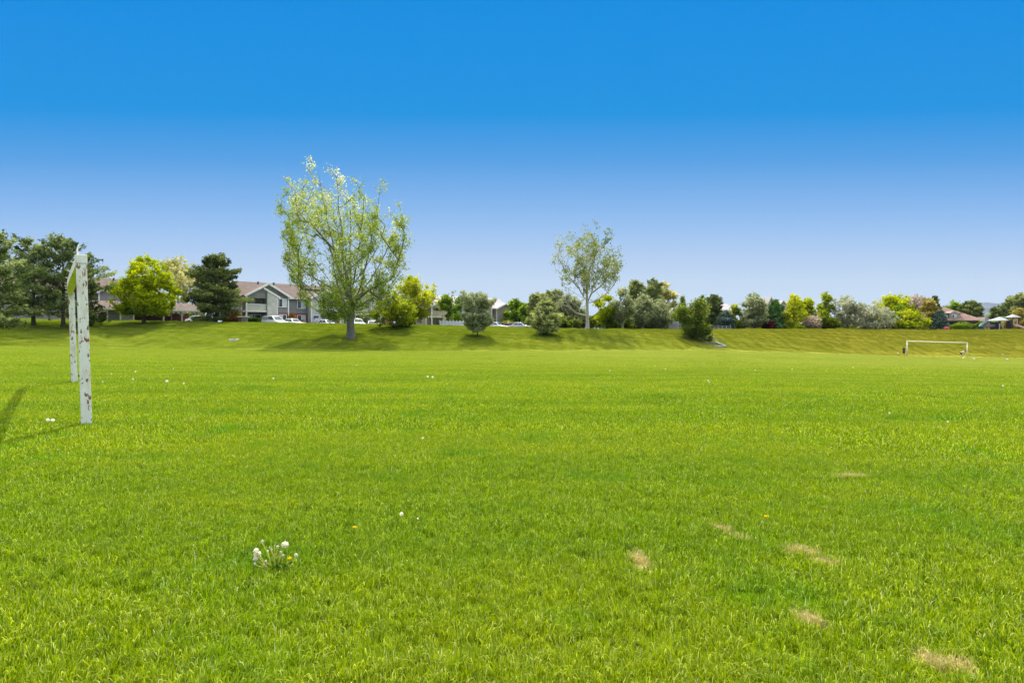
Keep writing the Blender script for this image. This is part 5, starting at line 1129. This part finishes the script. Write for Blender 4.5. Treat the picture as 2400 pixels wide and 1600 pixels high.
def dandelion_clump():
    cx, cy = 645, 1338; B = Vector((*gp(cx, cy), 0)); t = empty('dandelion_plant', B, 0, 'large dandelion clump with round white seed heads and one yellow flower in the near lawn', 'dandelion', 'dandelions in the lawn'); s = B.y/F
    heads = [(1210, 400, 80, 'p'), (450, 562, 62, 'p'), (486, 655, 84, 'p'), (440, 765, 55, 'p'), (1018, 478, 44, 'b'), (1500, 700, 50, 'b'), (1330, 785, 48, 'y'), (1230, 1060, 52, 'b'), (610, 335, 46, 'b'), (805, 475, 22, 'b'), (860, 540, 36, 'b'),
             (755, 590, 34, 'b'), (1100, 612, 36, 'b'), (965, 765, 26, 'b'), (700, 845, 34, 'b'), (415, 925, 38, 'b'), (712, 1050, 36, 'b'), (1400, 940, 30, 'b'), (938, 432, 18, 'b'), (1155, 700, 38, 'b'), (655, 940, 30, 'b'), (940, 815, 24, 'b')]
    for k, (hx, hy, r, ty) in enumerate(heads):
        px_, py_ = 560+hx/11.2, 1240+hy/11.2; x = (px_-cx)*s; dy = rngd.uniform(-.05, .05); z = CAMZ-(py_-HOR)/F*(B.y+dy); x = (px_-1200)/F*(B.y+dy)-B.x; r = r/11.2*s
        st = curve_stem((x*.22+rngd.normal()*.01, dy*.3, -.01), (x, dy, z-r*(.8 if ty == 'p' else .3)), .0026).build('flower_stem', M['stem'], t)
        me, mm, nm = {'p': lambda: (puff_mesh(r), M['puff'], 'seed_head'), 'b': lambda: (bud_mesh(r*.8), M['puff'], 'closed_head'), 'y': lambda: (flower_mesh(r), M['petal'], 'flower')}[ty]()
        o = link(nm, me, mm, st); o.location = (x, dy, z)
    n = 13; Vv = []; Fs = []
    for k in range(n):
        a = rngd.random()*6.283; ln = rngd.uniform(.05, .11); d = np.array([math.cos(a), math.sin(a)]); sd = np.array([-d[1], d[0]]); z1 = rngd.uniform(.015, .06); m = 7
        for i in range(m):
            q = i/(m-1); c = d*ln*q; wv = (.012*math.sin(math.pi*min(1, q*1.05))**.7+.002)*(1 if i % 2 else .55); z = z1*math.sin(q*2.2)
            Vv += [(c[0]-sd[0]*wv, c[1]-sd[1]*wv, z), (c[0]+sd[0]*wv, c[1]+sd[1]*wv, z)]
        b = k*m*2; Fs += [(b+2*i, b+2*i+1, b+2*i+3, b+2*i+2) for i in range(m-1)]
    link('leaf_rosette', raw_mesh('leaf_rosette', Vv, [np.array(Fs)], attrs={'tint': np.repeat(rngd.random(n), 14)}), M['rosette'], t)
dandelion_clump()
def small_dandelion(px, py, r, label, ty='p', h=.07):
    p = hit(px, py); p.z += h; D0 = p.y; p = hit(px, py+h*F/D0*.9); t = empty('dandelion', p, rngd.random()*6, label, 'dandelion', 'dandelions in the lawn')
    curve_stem((0, 0, -.02), (.008, .0, h), .0022 if r < .03 else .004).build('flower_stem', M['stem'], t)
    o = link('seed_head' if ty == 'p' else 'flower', puff_mesh(r, 120) if ty == 'p' else flower_mesh(r), M['puff'] if ty == 'p' else M['petal'], t); o.location = (.008, 0, h+(r*.7 if ty == 'p' else 0))
small_dandelion(943, 1211, .013, 'single white seed head on a thin stem up and right of the big clump', 'p', .09)
small_dandelion(977, 1219, .006, 'smaller white seed head just right of the single one above the big clump', 'p', .07)
small_dandelion(834, 1240, .012, 'orange yellow dandelion flower between the big clump and the single seed head', 'y', .05)
small_dandelion(1795, 1217, .013, 'lone yellow dandelion flower right of the middle of the lawn', 'y', .06)
small_dandelion(113, 988, .022, 'left one of two white seed heads beside the rusty near goal post')
small_dandelion(125, 989, .022, 'right one of two white seed heads beside the rusty near goal post')
small_dandelion(72, 989, .018, 'yellow dandelion left of the two seed heads by the near goal', 'y')
small_dandelion(391, 896, .032, 'bright white seed head out in the grass right of the goal posts')
for (x, y, l) in ((1003, 885, 'left'), (1014, 886, 'right')): small_dandelion(x, y, .03, l+' one of the close pair of white seed heads in the middle of the pitch')
for (x, y) in ((318, 872), (262, 877), (312, 890), (406, 865), (640, 888), (836, 857), (1147, 847), (1430, 870), (1560, 866), (1660, 893), (1662, 897), (1770, 868), (1856, 866), (2060, 843), (2350, 905), (2085, 970), (2220, 990), (990, 1030), (1535, 858), (2000, 862), (430, 900), (240, 896)):
    small_dandelion(x, y, float(rngd.uniform(.013, .024)) if y < 950 else .012, 'white dandelion seed head lying far out in the mown pitch', 'p', .05)

# ------------------------------------------------------------------ the far hill
def hill():
    D0 = 2600; xs = np.linspace(2080, 2620, 90); prof = np.interp(xs, [2080, 2180, 2240, 2268, 2302, 2330, 2360, 2420, 2500, 2620], [772, 745, 717, 712, 707.5, 711, 717, 722, 728, 760])
    rng = np.random.default_rng(4); prof = prof+np.convolve(rng.normal(size=90), np.ones(4)/4, 'same')*.9; X = (xs-1200)/F*D0; H_ = np.maximum(zpix(prof, D0), 1)
    V = []; m = 26
    for k in range(m):
        q = k/(m-1)*2-1; f = np.clip(1-np.abs(q)**1.6, 0, 1); nz = 1+.16*np.sin(xs*.11+4*q)*(1-abs(q)*.5)*abs(q)
        V.append(np.column_stack([X, np.full(90, D0+q*620), H_*f*nz*(.96 if abs(q) > .05 else 1)-2]))
    V = np.concatenate(V); i, j = np.meshgrid(np.arange(m-1), np.arange(89), indexing='ij'); q = np.stack([i*90+j, i*90+j+1, (i+1)*90+j+1, (i+1)*90+j], -1).reshape(-1, 4)
    mt = solid('hazy_hillside', (.07, .09, .115), .95, .45, .012); o = link('hill', raw_mesh('hill', V, [q], smooth=True), mt); tag(o, 'long rounded bluish hill far behind the rose roofed house', None, None, 'structure')  # part of the distance haze is put into this bluish base colour
hill()
HAZE = True
if HAZE:
    m, t, o = newmat('thin_haze'); pv = N(t, 'ShaderNodeVolumePrincipled'); pv.inputs['Density'].default_value = .00004; pv.inputs['Color'].default_value = (.72, .84, 1.0, 1); pv.inputs['Anisotropy'].default_value = .2
    L(t, pv.outputs[0], o.inputs['Volume'])
    hz = MB().box(-3300, 3300, -400, 3400, -8, 165).build('haze', m); tag(hz, 'thin blue haze over the whole view', None, None, 'stuff')
